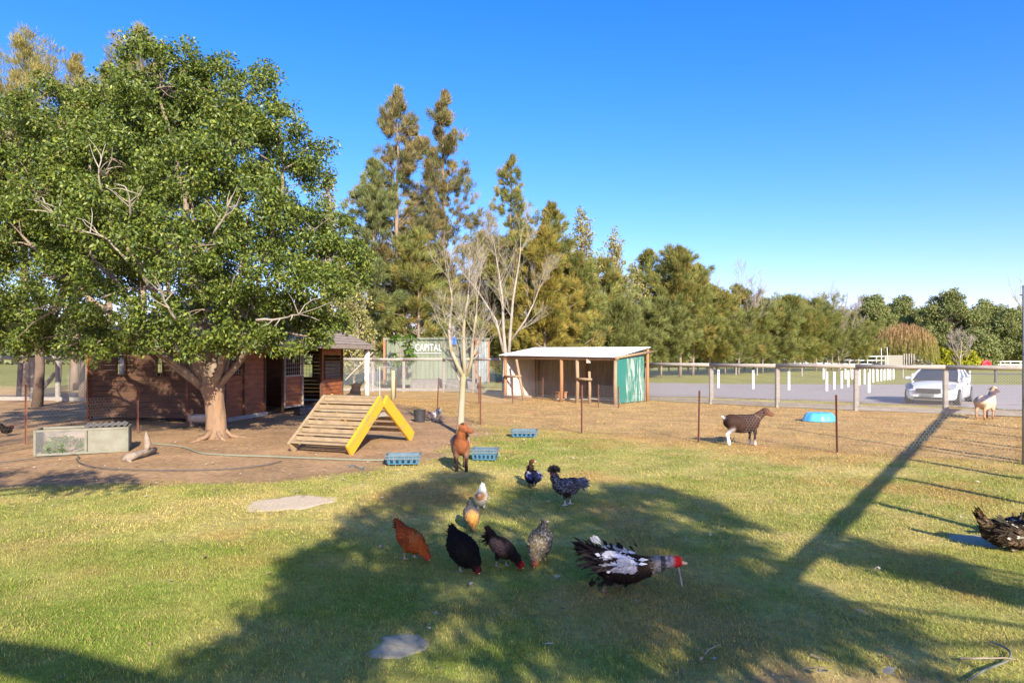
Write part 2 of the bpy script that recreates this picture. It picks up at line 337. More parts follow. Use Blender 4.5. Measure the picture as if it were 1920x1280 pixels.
tag(link('grass', fastmesh('grass', np.concatenate(Vs), np.concatenate(Fs), 3, np.concatenate(Cs), W['blade'])), 'short patchy lawn grass, green mixed with dry straw', 'grass', kind='stuff')
# ------------------------------------------------------------ trees
def limb(rnd, a, b, r0, r1, seg=5, wob=.12, sag=0):
    a = Vector(a); b = Vector(b); L = (b-a).length; pts = []; rad = []
    w1 = Vector((rnd.uniform(-1, 1), rnd.uniform(-1, 1), rnd.uniform(-1, 1)))*L*wob
    for i in range(seg+1):
        t = i/seg; p = a.lerp(b, t)+w1*math.sin(math.pi*t)+Vector((rnd.uniform(-1, 1), rnd.uniform(-1, 1), rnd.uniform(-1, 1)))*L*.02*(0 < i < seg)
        p.z += sag*L*math.sin(math.pi*t); pts.append(p); rad.append(r0+(r1-r0)*t)
    return pts, rad
def leaf_clumps(rs, centers, radii, per, L, wd, cols, seed_light=None, droop=.3, zsq=.8):
    pos = []; 
    for c, r in zip(centers, radii):
        n = int(per*(r/.3)**1.6)+6; v = rdir(rs, n)*(rs.rand(n, 1)**.45)*r; v[:, 2] *= zsq; pos.append(np.array(c)[None]+v)
    pos = np.concatenate(pos); n = len(pos); d = rdir(rs, n); d[:, 2] -= droop; nr = rdir(rs, n); nr[:, 2] += .8
    cl = np.array(cols)[rs.randint(0, len(cols), n)]*(.7+.6*rs.rand(n, 1))
    return pos, d, nr, L*(.7+.6*rs.rand(n)), wd*(.7+.6*rs.rand(n)), cl

# the big fig tree
TB = Vector((-6.98, 16.1, 0))
big = thing('fig_tree', TB, 'large spreading evergreen fig tree with pale orange trunk in front of the timber stable', 'tree')
rnd = random.Random(3); tr = MB(); D = 16.1
fork = P(398, 735, D)
tr.tube([TB+Vector((.05, 0, -.1)), TB+Vector((.02, 0, .12)), TB+Vector((0, 0, .5)), P(402, 750, D), fork+Vector((0, 0, .1)), fork+Vector((0, 0, .38))], [.33, .24, .215, .21, .27, .14], 20, wob=.14, rnd=rnd)
for k in range(6):      # surface roots
    a = k/6*6.283+rnd.random()*.4; q = TB+Vector((math.cos(a), math.sin(a)*.8, 0))*rnd.uniform(.6, 1.2)
    tr.tube([TB+Vector((math.cos(a)*.15, math.sin(a)*.15, .16)), TB+(q-TB)*.4+Vector((0, 0, .03)), q+Vector((0, 0, -.06))], [.11, .045, .02], 7)
tr.build('trunk', W['bark_orange'], big, smooth=True)
lobes = [(300,165,95,0),(395,175,80,.8),(250,215,85,1.5),(480,165,50,0),(345,130,50,.3),(520,225,62,-.5),(575,285,52,.3),(450,265,90,-1.2),(120,235,95,.2),(35,270,80,.8),(205,295,95,-1.4),(345,320,100,-2.0),
 (560,345,62,0),(470,390,95,-1.8),(590,430,72,-.5),(625,495,58,-.2),(95,360,95,-1.2),(230,420,95,-2.4),(335,465,95,-2.6),(450,500,80,-2.2),(560,530,70,-1.2),(655,505,42,0),(680,470,22,.2),(25,440,85,.6),(110,520,70,-.4),
 (190,560,62,-1.6),(290,585,58,-2),(380,580,60,-2.2),(490,590,50,-1.2),(575,600,42,-.4),(20,590,70,.4),(100,610,50,.6),(-90,330,110,0),(-120,480,110,0),(-60,600,80,.5),(180,615,42,-.5),(250,635,34,-1.3),(520,625,30,.2),(620,560,38,-.4),(300,645,36,-1.5),(490,632,34,-1),(570,630,34,-.2),(150,640,36,-.6),(225,652,30,-1),(20,640,40,.2),(260,625,40,-2.2),(350,640,30,-2.2),(420,648,26,-1.6),(460,625,40,-2),(530,645,34,-.8),(600,640,30,0),(600,600,40,.3),(185,640,38,-1.2),(120,655,26,-.3),(640,600,28,.3),(60,645,34,.4),(440,620,30,-1),
 (430,300,110,2.5),(250,350,120,2.8),(100,400,110,2.6),(550,450,90,2.4),(350,480,110,3),(180,500,90,2.8),(480,570,60,2.2),(300,230,90,2.6)]
rsb = np.random.RandomState(5); cc = []; cr = []; lb = MB(); dbs = []; MAINS = []
for (px, py, dz, r0) in [(40, 440, .5, .10), (170, 290, 0, .10), (300, 190, .4, .11), (430, 230, .5, .10), (530, 320, -.3, .09), (610, 440, -.1, .08), (580, 560, -.6, .07), (120, 575, -.4, .07), (350, 350, 2.4, .10), (270, 430, -1.7, .08), (460, 460, -1.5, .08), (150, 460, 2.2, .08), (520, 420, 2.0, .08)]:
    e = P(px, py, D+dz); st = fork+Vector(((px-398)*.0006, dz*.04, .12)); m1 = st.lerp(e, .35)+Vector((0, 0, .25 if e.z < 4 else -.05)); p1, r1_ = limb(rnd, st, m1, r0*1.15, r0*.85, 4, .06); p2, r2_ = limb(rnd, m1, e, r0*.85, .03, 8, .07); MAINS.append((p1+p2[1:], r1_+r2_[1:])); lb.tube(p1+p2[1:], r1_+r2_[1:], 8, wob=.08, rnd=rnd)
for i, (px, py, r, dz) in enumerate(lobes):
    d = D+dz; c = P(px, py, d); rm = r/F*d
    n = max(6, int(36*(rm/1.0)**2))
    for v in rdir(rsb, n):
        if v[2] < -.75 and rnd.random() < .6: continue
        q = c+Vector((v[0], v[1]*.95, v[2]*.9))*rm*rnd.uniform(.55, 1.02); cc.append(tuple(q)); cr.append(rnd.uniform(.16, .38)*(.8+.25*rm))
        if rnd.random() < .16: p_, r_ = limb(rnd, c, q, .014, .005, 3, .15); lb.tube(p_, r_, 4, False)
    L0 = 1e9
    for mp_, mr_ in MAINS:
        for q_, rr0 in zip(mp_[3:], mr_[3:]):
            dd_ = (q_-c).length+(.8 if q_.z > c.z+.3 else 0)
            if dd_ < L0: L0 = dd_; st = q_; sr = rr0
    if L0 > .5: p1, r1_ = limb(rnd, st, c, min(sr*.65, .02+.012*L0), .016, 6, .10, sag=.05); lb.tube(p1, r1_, 6)
for a in ((190, 300, 205, 380), (150, 430, 240, 490), (430, 380, 400, 440), (235, 350, 245, 410), (560, 590, 480, 600), (80, 370, 130, 430), (300, 540, 330, 600)):   # pale bare branches poking out of the crown
    dbm = MB(); A = P(a[2], a[3], D-2.9); B = P(a[0], a[1], D-3.3); p_, r_ = limb(rnd, A, B, .028, .01, 6, .12); dbm.tube(p_, r_, 6)
    for k in range(7):
        q = p_[rnd.randint(2, 6)]; e = q+(B-A)*rnd.uniform(.15, .35)+Vector((rnd.uniform(-.4, .4), rnd.uniform(-.3, .2), rnd.uniform(-.2, .35))); pp, rr = limb(rnd, q, e, .014, .005, 3, .15); dbm.tube(pp, rr, 4, False)
    dbs.append(dbm)
lb.build('limbs', W['bark'], big, smooth=True)
for dbm in dbs: dbm.build('dead_branch', W['bark_bare'], big, smooth=True)
gcols = [(.09, .135, .024), (.125, .175, .028), (.06, .09, .02), (.065, .10, .022), (.20, .24, .035), (.155, .195, .032), (.20, .22, .045)]
ps = leaf_clumps(rsb, cc, cr, 150, .092, .046, gcols, droop=.6)
off0 = np.array(TB)[None]
o = link('crown', leafmesh('crown', ps[0]-off0, *ps[1:], W['leaf_big'], fold=.2), big)

# darker neighbour on the left
TB2 = G(70, 762)
t2 = thing('shade_tree', TB2, 'dark leafy tree at the left edge behind the fig tree', 'tree'); mb = MB(); rnd = random.Random(8)
mb.tube([TB2, TB2+Vector((.1, 0, 1.5)), TB2+Vector((-.1, .2, 3))], [.2, .16, .13], 9)
cc = []; cr = []
for k in range(26):
    c = TB2+Vector((rnd.uniform(-4.5, 2.8), rnd.uniform(-2.5, 3), rnd.uniform(2.6, 7.2))); p_, r_ = limb(rnd, TB2+Vector((0, .1, 2.4)), c, .08, .03, 4, .1); mb.tube(p_, r_, 5)
    for v in rdir(rsb, 12): cc.append(tuple(c+Vector(v)*rnd.uniform(.5, 1.1))); cr.append(rnd.uniform(.3, .5))
mb.build('trunk', W['bark_dark'], t2, smooth=True)
ps = leaf_clumps(rsb, cc, cr, 40, .12, .06, [(.035, .065, .015), (.05, .09, .015), (.06, .10, .02)], droop=.5)
link('crown', leafmesh('crown', ps[0]-np.array(TB2)[None], *ps[1:], W['leaf']), t2)

# ---- casuarina: wispy, tapering
def casuarina(name, loc, Ht, Rd, seed, cols, label, group, n=15000, sparse=.15, base=.06, lean=0, needleL=.34, wdt=.03, tag_cat='tree', top=.9):
    rnd = random.Random(seed); rs = np.random.RandomState(seed)
    root = thing(name, loc, label, tag_cat, group); mb = MB(); tp = []
    for i in range(9): t = i/8; tp.append(Vector((lean*t*t*Ht+rnd.uniform(-.1, .1)*Ht*.03, rnd.uniform(-.1, .1)*Ht*.03, t*Ht*.97)))
    mb.tube(tp, [max(.012, .0125*Ht*(1-i/8.3)) for i in range(9)], 7)
    cen = []; dirs = []; nb = int(46+Ht*4)
    for k in range(nb):
        t = base+(1-base)*(k/nb)**.85; prof = math.sin(math.pi*min(1, (t*.82+.20)))**.75*(1-t*t*.35)
        if rnd.random() < sparse: continue
        a = rnd.uniform(0, 6.283); r = Rd*prof*rnd.choice((.4, .7, .9, 1.0, 1.25))*rnd.uniform(.85, 1.1)+.15; z0 = t*Ht*.95; up = rnd.uniform(.35, .95)*r*(.5+t)
        A = tp[min(8, int(t*8))].lerp(tp[min(8, int(t*8)+1)], (t*8) % 1); A = Vector((A.x, A.y, z0)); B = A+Vector((math.cos(a)*r, math.sin(a)*r, up))
        B.z = min(B.z, Ht*(1.0+.03*rnd.random()))
        p_, r_ = limb(rnd, A, B, .0035*Ht*(1-t)+.012, .008, 4, .08); mb.tube(p_, r_, 4, False)
        m = max(4, int(r*6.5))
        for j in range(m):
            u = .25+.78*(j+rnd.random())/m; q = A.lerp(B, min(1.03, u))+Vector(rdir(rs, 1)[0])*(.12+.20*r*(1-u*.4)); cen.append(q); dirs.append((B-A).normalized()+Vector((0, 0, .5)))
    mb.build('trunk', W['bark_mid'], root, world=False, smooth=True)
    C = np.array([tuple(c) for c in cen]); Dd = np.array([tuple(d) for d in dirs]); pick = rs.randint(0, len(C), n)
    sz = rs.uniform(.5, 1.5, len(C))[pick][:, None]*.17*max(.7, Rd/2.4)
    v = rdir(rs, n)*rs.rand(n, 1)**.5*sz; pos = C[pick]+v
    d = Dd[pick]*.8+v/sz*.35+rdir(rs, n)*.5; d[:, 2] += rs.uniform(-.6, .5, n)
    tint = (.75+.5*rs.rand(len(C)))[pick][:, None]; bc = np.array(cols)[rs.randint(0, len(cols), len(C))][pick]
    c = bc*tint*(.75+.5*rs.rand(n, 1))
    link('crown', leafmesh('crown', pos, d, rdir(rs, n), needleL*(.6+.8*rs.rand(n)), wdt*(.7+.6*rs.rand(n)), c, W['needle'], fold=.1, wide=.4, bend=.12), root)
    return root
BRN = [(.31, .26, .12), (.27, .25, .115), (.23, .24, .10), (.34, .27, .12)]
OLV = [(.27, .28, .085), (.22, .245, .075), (.31, .31, .09), (.35, .29, .09)]
GRN = [(.25, .27, .09), (.29, .30, .10), (.21, .235, .08)]
GLD = [(.38, .31, .075), (.31, .29, .075), (.34, .28, .065)]
BLG = [(.25, .285, .12), (.21, .25, .10), (.29, .31, .12)]
cas = [ # px, top py, depth, half width px, colours, needles, label
 (745,140,49,58,BRN,30000,'tallest brown-green casuarina, left of the tall pair behind the shipping container',.02),
 (832,150,50,62,BRN,30000,'tall thin-crowned casuarina, right of the tall pair behind the shipping container',.22),
 (700,285,46,52,BLG,24000,'blue-green casuarina at the left foot of the tall pair',.05),
 (958,278,54,38,OLV,15000,'slim casuarina with narrow top standing right of the tall pair',.15),
 (905,430,51,45,BRN,15000,'brownish casuarina behind the bare tree, between the tall pair and the slim one',.1),
 (785,420,46,55,OLV,18000,'olive casuarina in front of the tall pair above the container lettering',.1),
 (965,430,49,50,OLV,18000,'olive casuarina directly behind the leafless tree',.05),
 (1035,370,53,44,OLV,18000,'olive casuarina with twin tips behind the goat shelter',.08),
 (1022,418,47,52,GLD,26000,'golden-green bushy casuarina above the goat shelter roof',.0),
 (1085,470,50,45,OLV,16000,'casuarina low over the right end of the goat shelter roof',.05),
 (1215,462,62,34,OLV,12000,'dark casuarina to the left of the widest one in the row',.2),
 (1275,458,60,56,OLV,26000,'widest dark green casuarina in the middle of the paddock row',.0),
 (1240,560,57,45,GRN,15000,'low green casuarina under the widest one, left side',.0),
 (1330,535,64,42,OLV,14000,'casuarina just right of the widest one in the row',.05),
 (1385,535,68,44,OLV,15000,'casuarina with grey dead branches halfway along the paddock row',.05),
 (1430,560,72,40,GRN,13000,'green casuarina behind the left end of the pipe yard fence',.0),
 (1480,555,76,42,OLV,13000,'casuarina behind the pipe yard fence, second from its left end',.0),
 (1530,560,80,40,GRN,12000,'casuarina left of the pinkish bare tree',.0),
 (1592,590,84,38,OLV,10000,'small casuarina right of the pinkish bare tree',.0),
 (1155,560,55,50,GRN,15000,'low green casuarina behind the shelter end wall',.0),
 (1130,480,57,42,OLV,15000,'olive casuarina among the sparse poplars right of the shelter',.1),
 (1300,500,63,44,OLV,15000,'casuarina leaning against the right side of the widest one',.05),
 (1360,590,66,44,GRN,11000,'low bushy casuarina under the dead grey branches',.0),
 (1455,585,74,44,OLV,11000,'low casuarina between the two behind the pipe yard fence',.0),
 (1505,580,78,44,OLV,11000,'low casuarina in front of the right part of the row',.0),
 (1560,592,82,44,GRN,10000,'low casuarina at the foot of the pinkish bare tree',.0),
]
for i, (px, ty, d, hw, cl, n, lab, sp) in enumerate(cas):
    x = (px-960)/F*d; h = H+(HY-ty)/F*d
    casuarina('casuarina_tree', Vector((x, d, 0)), h, hw/F*d*1.35, 100+i, cl, lab, 'casuarinas along the paddock', n=int(n*(1.9 if ty < 300 else 2.2)), sparse=sp+(.20 if ty < 300 else .10), base=.05 if d < 56 else .14, needleL=.27+.002*d, wdt=.017+.0003*d, lean=.0)
for i, (px, ty, d, hw, lab) in enumerate([(48,22,36,56,'pale green casuarina rising highest at the far left above the fig tree'), (140,80,38,42,'lower thin casuarina in the middle of the three above the fig tree'), (268,22,37,52,'pale casuarina rising directly above the top of the fig tree'), (205,95,40,36,'sparse casuarina tip left of the one above the fig tree')]):
    casuarina('casuarina_tree', Vector(((px-960)/F*d, d, 0)), H+(HY-ty)/F*d, hw/F*d*2.5, 140+i, [(.40, .36, .13), (.33, .32, .12), (.44, .36, .13)], lab, 'casuarinas behind the fig tree', n=52000, sparse=.25, base=.3, needleL=.28, wdt=.018)

# ---- leafy poplars, sparse
def leafy(name, loc, Ht, Rd, seed, cols, label, group, per=10, L=.13, nb=60, base=.15, bark='bark_grey', clump=.4, narrow=False, m='leaf', lw=.6, trunkr=.012):
    rnd = random.Random(seed); rs = np.random.RandomState(seed); root = thing(name, loc, label, 'tree', group); mb = MB()
    tp = [Vector((rnd.uniform(-.02, .02)*Ht, rnd.uniform(-.02, .02)*Ht, t/6*Ht*.9)) for t in range(7)]; mb.tube(tp, [trunkr*Ht*(1-t/7)+.01 for t in range(7)], 7)
    cc = []; cr = []
    for k in range(nb):
        t = base+(1-base)*rnd.random(); prof = (math.sin(math.pi*min(1, max(0, (t-base)/(1-base)*.8+.2)))**.6) if not narrow else (1-.6*t)
        a = rnd.uniform(0, 6.283); r = Rd*prof*rnd.uniform(.4, 1.0); A = Vector((0, 0, max(base*.8, t-.15)*Ht*.9)); B = Vector((math.cos(a)*r, math.sin(a)*r, t*Ht))
        p_, r_ = limb(rnd, A, B, .004*Ht, .01, 4, .1); mb.tube(p_, r_, 4, False)
        for u in (.65, .85, 1): cc.append(tuple(A.lerp(B, u)+Vector(rdir(rs, 1)[0])*clump*.6)); cr.append(clump*rnd.uniform(.6, 1.2))
    mb.build('trunk', W[bark], root, world=False, smooth=True)
    ps = leaf_clumps(rs, cc, cr, per, L, L*lw, cols, droop=.4); link('crown', leafmesh('crown', *ps, W[m]), root); return root
POP = [(.38, .34, .12), (.29, .29, .10), (.44, .38, .15), (.24, .24, .09)]
for i, (px, ty, d, hw, lab) in enumerate([(640,470,44,36,'sparse yellow-green poplar between the fig tree and the tall casuarinas'), (668,520,43,36,'low leafy poplar right beside the stable roof corner'), (1092,390,56,40,'sparse silver-leaved poplar with the highest tip behind the shelter'), (1150,430,58,38,'sparse poplar with two leafy tips right of the shelter'), (1190,490,59,34,'thin poplar just left of the widest casuarina'), (1545,548,88,45,'broad-leaved poplar above the pinkish bare tree'), (615,320,46,26,'thin poplar tip showing past the right side of the fig tree')]):
    leafy('poplar_tree', Vector(((px-960)/F*d, d, 0)), H+(HY-ty)/F*d, hw/F*d, 200+i, POP, lab, 'sparse poplars among the casuarinas', per=9, L=.17, nb=95, clump=.36, lw=.75)
# ---- eucalypts on the right
EUC = [(.20, .235, .08), (.16, .20, .07), (.26, .28, .10), (.30, .28, .11)]
for i, (px, ty, d, hw, lab) in enumerate([(1635,556,112,46,'round-topped gum tree left of the orange willow'), (1690,558,118,48,'gum tree behind the orange willow'), (1735,580,122,42,'lower gum tree right of the willow top'), (1782,546,108,58,'tallest broad gum tree behind the parked car'), (1850,566,116,46,'olive gum tree right of the tallest gum'), (1895,585,104,44,'dark layered gum tree near the right edge'), (1940,575,112,50,'gum tree at the right edge behind the pole'), (1580,580,116,40,'gum tree showing behind the end of the casuarina row'), (1830,625,100,36,'low spreading gum tree beside the yellow bushes'), (2010,570,110,52,'gum tree beyond the right edge')]):
    h = H+(HY-ty)/F*d
    leafy('gum_tree', Vector(((px-960)/F*d, d, 0)), h*.97, hw/F*d*1.05, 300+i, EUC, lab, 'gum trees beyond the paddock', per=26, L=.30, nb=95, base=.22, bark='bark_grey', clump=.95, trunkr=.018)
# willow
wl = G(1693, 688); wl = Vector(((1693-960)/F*96, 96, 0)); rnd = random.Random(9); rs = np.random.RandomState(9)
wr = thing('weeping_willow', wl, 'rounded orange-brown weeping willow beyond the paddock', 'tree'); mb = MB(); mb.tube([(0, 0, 0), (.1, 0, 1.6), (0, .2, 3)], [.4, .32, .25], 8)
Rw = 4.1; n = 2600; pos = []; dr = []; cl = []; Ls = []
for k in range(40):
    v = rdir(rs, 1)[0]; v[2] = abs(v[2]); p_, r_ = limb(rnd, (0, .2, 2.4), (v[0]*Rw*.8, v[1]*Rw*.8, 2.6+v[2]*3.2), .09, .02, 4, .1); mb.tube(p_, r_, 4, False)
for k in range(3000):
    v = rdir(rs, 1)[0]; v[2] = abs(v[2])*.9+.08; s = rnd.uniform(.7, 1.03); p = np.array([v[0]*Rw*s, v[1]*Rw*s, 2.8+v[2]*3.9*s]); L = rnd.uniform(1.2, 3.2)
    q = p.copy(); out_ = np.array([v[0], v[1], 0])*.35
    for j in range(5):
        stp = L/5; dd = out_*(1-j/4)+np.array([rnd.uniform(-.1, .1), rnd.uniform(-.1, .1), -1]); pos.append(q.copy()); dr.append(dd); Ls.append(stp*1.3); f = max(0, min(1, (q[2]-2.4)/3.2+rnd.uniform(-.25, .25)))
        cl.append(np.array([.35, .21, .10])*f+np.array([.25, .235, .06])*(1-f)); q = q+dd*stp
        if q[2] < .5: break
mb.build('trunk', W['bark_dark'], wr, world=False)
pos = np.array(pos); cl = np.array(cl)*(.7+.6*rs.rand(len(pos), 1)); link('crown', leafmesh('crown', pos, np.array(dr), rdir(rs, len(pos)), np.array(Ls), np.full(len(pos), .05), cl, W['leaf'], fold=.1), wr)
# yellow bushes and low bushes
def bush(name, loc, r, hgt, seed, cols, label, cat='bush', group=None, L=.2, per=26, nb=22):
    rnd = random.Random(seed); rs = np.random.RandomState(seed); root = thing(name, loc, label, cat, group); mb = MB(); cc = []; cr = []
    for k in range(nb):
        v = rdir(rs, 1)[0]; q = Vector((v[0]*r, v[1]*r, abs(v[2])*hgt*.85+.12*hgt))*rnd.uniform(.6, 1); p_, r_ = limb(rnd, (0, 0, 0), q, .02, .006, 3, .1); mb.tube(p_, r_, 4, False); cc.append(tuple(q)); cr.append(r*.34)
    mb.build('stems', W['bark_mid'], root, world=False); ps = leaf_clumps(rs, cc, cr, per*(.3/(r*.34))**1.2, L, L*.5, cols, droop=.2); link('foliage', leafmesh('foliage', *ps, W['leaf']), root); return root
YG = [(.42, .42, .03), (.30, .36, .03), (.5, .45, .05)]
for i, (px, lab) in enumerate([(1766, 'bright green bush at the left of the yellow bushes'), (1788, 'yellow-green bush in the middle of the three under the gums'), (1818, 'brightest yellow bush under the gums, right one')]):
    bush('yellow_bush', Vector(((px-960)/F*98, 98, 0)), 1.35, 3.0, 400+i, YG, lab, 'bush', 'yellow bushes under the gum trees', L=.3, per=110, nb=30)
# a far wood closing the horizon
rs = np.random.RandomState(21); mb = []; pos = []; 
for k in range(420):
    x = rs.uniform(-150, 190); y = rs.uniform(135, 150); hh = rs.uniform(4.5, 8.5)*(1.3 if x < -25 else .8 if x < 20 else 1.2); m = 80
    v = rdir(rs, m); pos.append(np.array([x, y, hh*.5])+v*np.array([3.2, 2, hh*.55]))
pos = np.concatenate(pos); n = len(pos)
tag(link('far_wood', leafmesh('far_wood', pos, rdir(rs, n), rdir(rs, n), np.full(n, 1.3), np.full(n, .9), np.array([.19, .21, .09])*(.6+.8*rs.rand(n, 1)), W['leaf'])), 'distant low woodland closing the horizon', 'woodland', kind='stuff')

# ---- bare trees
def bare(name, loc, seeds, label, stems, bark, twig=4, spread=.5, depth=4, lichen=None, thin=1.0):
    rnd = random.Random(seeds); root = thing(name, loc, label, 'bare tree'); mb = MB(); br = MB()
    def grow(mbx, p, d, L, r, lv):
        n = 5; pts = [p]; rad = [r]; q = Vector(p); dd = Vector(d).normalized(); sp = []
        for i in range(n):
            dd = (dd+Vector((rnd.uniform(-1, 1), rnd.uniform(-1, 1), rnd.uniform(-.5, .9)))*.16).normalized(); q = q+dd*L/n; pts.append(q.copy()); rad.append(r*(1-.65*(i+1)/n)); sp.append((q.copy(), dd.copy(), rad[-1]))
        mbx.tube(pts, rad, 6 if lv > 2 else 4, False)
        if lv <= 0: return
        for i in range(1, n):
            for _ in range(2 if rnd.random() < .75 else 1):
                if rnd.random() < .85:
                    s_, d_, r_ = sp[i]; side = Vector((rnd.uniform(-1, 1), rnd.uniform(-1, 1), rnd.uniform(-.25, .8)))
                    grow(br, s_, (d_*.8+side*spread*1.5), L*rnd.uniform(.38, .62), max(.0035*thin, r_*.6), lv-1)
        grow(br, sp[-1][0], sp[-1][1], L*.55, max(.0035*thin, sp[-1][2]), lv-1)
    for pts, rad, gl in stems:
        pts = [Vector(p) for p in pts]; mb.tube(pts, rad, 9, wob=.08, rnd=rnd)
        if gl: grow(br, pts[-1], pts[-1]-pts[-2], gl, rad[-1], depth)
        for i in range(max(1, len(pts)-2), len(pts)):
            for k in range(2): grow(br, pts[i].lerp(pts[i-1], rnd.random()), (pts[i]-pts[i-1]).normalized()*.7+Vector((rnd.uniform(-1, 1), rnd.uniform(-1, 1), rnd.uniform(0, .6)))*.8, gl*rnd.uniform(.6, .95) if gl else 1, rad[i]*.5, depth-1)
    mb.build('trunk', W[lichen or bark], root, smooth=True); br.build('branches', W[bark], root, smooth=True); return root
D1 = 17.0; b0 = G(863, 812)
bare('leafless_tree', b0, 3, 'small leafless forked tree with yellow lichen in the goat yard', [
 ([b0+Vector((0, 0, -.05)), P(864, 790, D1), P(866, 750, D1), P(868, 715, D1), P(870, 700, D1)], [.12, .088, .078, .074, .074], 0),
 ([P(868, 705, D1), P(856, 680, D1), P(845, 655, D1+.1), P(842, 620, D1+.2), P(846, 580, D1+.3)], [.065, .052, .044, .038, .028], 1.05),
 ([P(872, 705, D1), P(870, 670, D1), P(869, 620, D1-.1), P(873, 580, D1-.2)], [.062, .052, .042, .028], 1.0),
 ([P(876, 705, D1), P(884, 675, D1), P(886, 640, D1-.1), P(893, 590, D1-.3)], [.052, .04, .03, .022], .95)], 'bark_bare', lichen='bark_lichen', depth=3, thin=.95)
D2 = 33.0; b1 = Vector(((952-960)/F*D2, D2, 0))
bare('leafless_tree', b1, 6, 'taller leafless pale tree rising behind the left end of the goat shelter', [
 ([b1, P(950, 690, D2), P(944, 620, D2), P(942, 560, D2), P(935, 510, D2)], [.13, .10, .075, .055, .04], 1.75),
 ([P(952, 690, D2), P(957, 620, D2), P(962, 560, D2-.3), P(972, 500, D2-.4)], [.10, .075, .055, .035], 1.75),
 ([P(944, 660, D2), P(930, 600, D2), P(905, 560, D2)], [.08, .05, .04], 1.6), ([P(957, 640, D2), P(985, 600, D2), P(1000, 570, D2)], [.06, .045, .03], 1.5)], 'bark_bare', depth=3, thin=1.3)
for i, (px, ty, d, lab) in enumerate([(1572, 572, 82, 'pinkish leafless tree at the end of the casuarina row'), (1560, 560, 86, 'pale leafless tree beside the pinkish one'), (1385, 520, 66, 'thin dead grey tree sticking out of the casuarina row'), (1800, 625, 96, 'small grey leafless tree under the tallest gum')]):
    b = Vector(((px-960)/F*d, d, 0)); h = H+(HY-ty)/F*d
    bare('leafless_tree', b, 60+i, lab, [([b, b+Vector((0, 0, h*.3)), b+Vector((.2, 0, h*.5))], [.11, .09, .06], h*.38), ([b+Vector((0, 0, h*.25)), b+Vector((-.8, 0, h*.5))], [.07, .045], h*.33), ([b+Vector((0, 0, h*.3)), b+Vector((.9, 0, h*.5))], [.07, .045], h*.33)], 'bark_grey', depth=3, thin=3.0)

# ---- trees behind the camera that throw the foreground shade
def up_from_ground(px, py, h): g = G(px, py); return Vector((g.x+SH.x*SK*h, g.y+SH.y*SK*h, h))
TS = Vector((3.9, -3.4, 0)); st = thing('shade_tree', TS, 'leafy tree standing behind the viewer that shades the lawn', 'tree'); mb = MB(); rnd = random.Random(12); rs = np.random.RandomState(12)
mb.tube([TS, TS+Vector((0, 0, 1.5)), TS+Vector((-.1, 0, 3))], [.24, .19, .15], 10)
cc = []; cr = []
edge = gp([(640, 962), (700, 935), (800, 892), (880, 878), (960, 905), (1060, 912), (1160, 905), (1240, 908), (1330, 935), (1420, 980), (1490, 1050), (1560, 1120), (1620, 1290), (330, 1290), (350, 1215), (440, 1150), (500, 1085), (570, 1020)])
k = 0
while k < 205:
    gx = rnd.uniform(-3.5, 5); gy = rnd.uniform(3.6, 12.5)
    s = float(poly_sd(edge, np.array([gx]), np.array([gy]))[0])
    if s < .12: continue
    if rnd.random() < .14: k += .2; continue
    if float(vnoise(np.array([gx*.55+2.2]), np.array([gy*.4]), 5)[0]) > .66: k += .1; continue
    h = (gy+3.3)/(SK*-SH.y)+rnd.uniform(-.8, .8); q = Vector((gx+SH.x*SK*h, gy+SH.y*SK*h, h)); k += 1
    if q.y > .2: q.y = -.2-rnd.random()*.6
    cc.append(tuple(q)); cr.append(rnd.uniform(.26, .46)*min(1, .5+s))
    if rnd.random() < .10: p_, r_ = limb(rnd, TS+Vector((-.1, 0, 2.8)), q, .04, .015, 4, .14); mb.tube(p_, r_, 5)
for k in range(70):
    gx = rnd.uniform(-2.0, 3.4); gy = rnd.uniform(3.6, 6.0)
    if float(poly_sd(edge, np.array([gx]), np.array([gy]))[0]) < .15 or float(vnoise(np.array([gx*.9+7]), np.array([gy*.8]), 9)[0]) > .62: continue
    h = (gy+3.3)/(SK*-SH.y)+rnd.uniform(-.4, .8); q = Vector((gx+SH.x*SK*h, gy+SH.y*SK*h, h)); cc.append(tuple(q)); cr.append(rnd.uniform(.22, .36))
a = up_from_ground(-60, 1215, 3.1); b = up_from_ground(90, 1245, 3.0); c = up_from_ground(260, 1300, 2.9)
mb.tube([TS+Vector((-.1, 0, 2.6)), TS.lerp(c, .5)+Vector((0, 0, 1.45)), c, b, a], [.15, .14, .13, .12, .09], 8)
mb.build('trunk', W['bark_dark'], st, smooth=True)
ps = leaf_clumps(rs, cc, cr, 64, .13, .07, gcols, droop=.3); link('crown', leafmesh('crown', ps[0]-np.array(TS)[None], *ps[1:], W['leaf']), st)
T3 = Vector((9.4, -2.2, 0)); st = thing('shade_tree', T3, 'second leafy tree behind the viewer, off to the right', 'tree'); mb = MB(); mb.tube([T3, T3+Vector((0, 0, 3))], [.2, .13], 8); cc = []; cr = []
e2 = gp([(1590, 1008), (1700, 1020), (1800, 1055), (1930, 1100), (2100, 1150), (2100, 1190), (1900, 1125), (1700, 1070), (1540, 1050)]); e3 = gp([(1450, 1090), (1600, 1130), (1800, 1250), (1900, 1290), (1800, 1290), (1600, 1200), (1440, 1120)])
for k in range(900):
    gx = rnd.uniform(1, 8); gy = rnd.uniform(3.8, 8.5); s = max(float(poly_sd(e, np.array([gx]), np.array([gy]))[0]) for e in (e2, e3))
    if s < .0: continue
    h = (gy+2.4)/(SK*-SH.y); q = Vector((gx+SH.x*SK*h, gy+SH.y*SK*h, h)); cc.append(tuple(q)); cr.append(.22)
    if len(cc) > 75: break
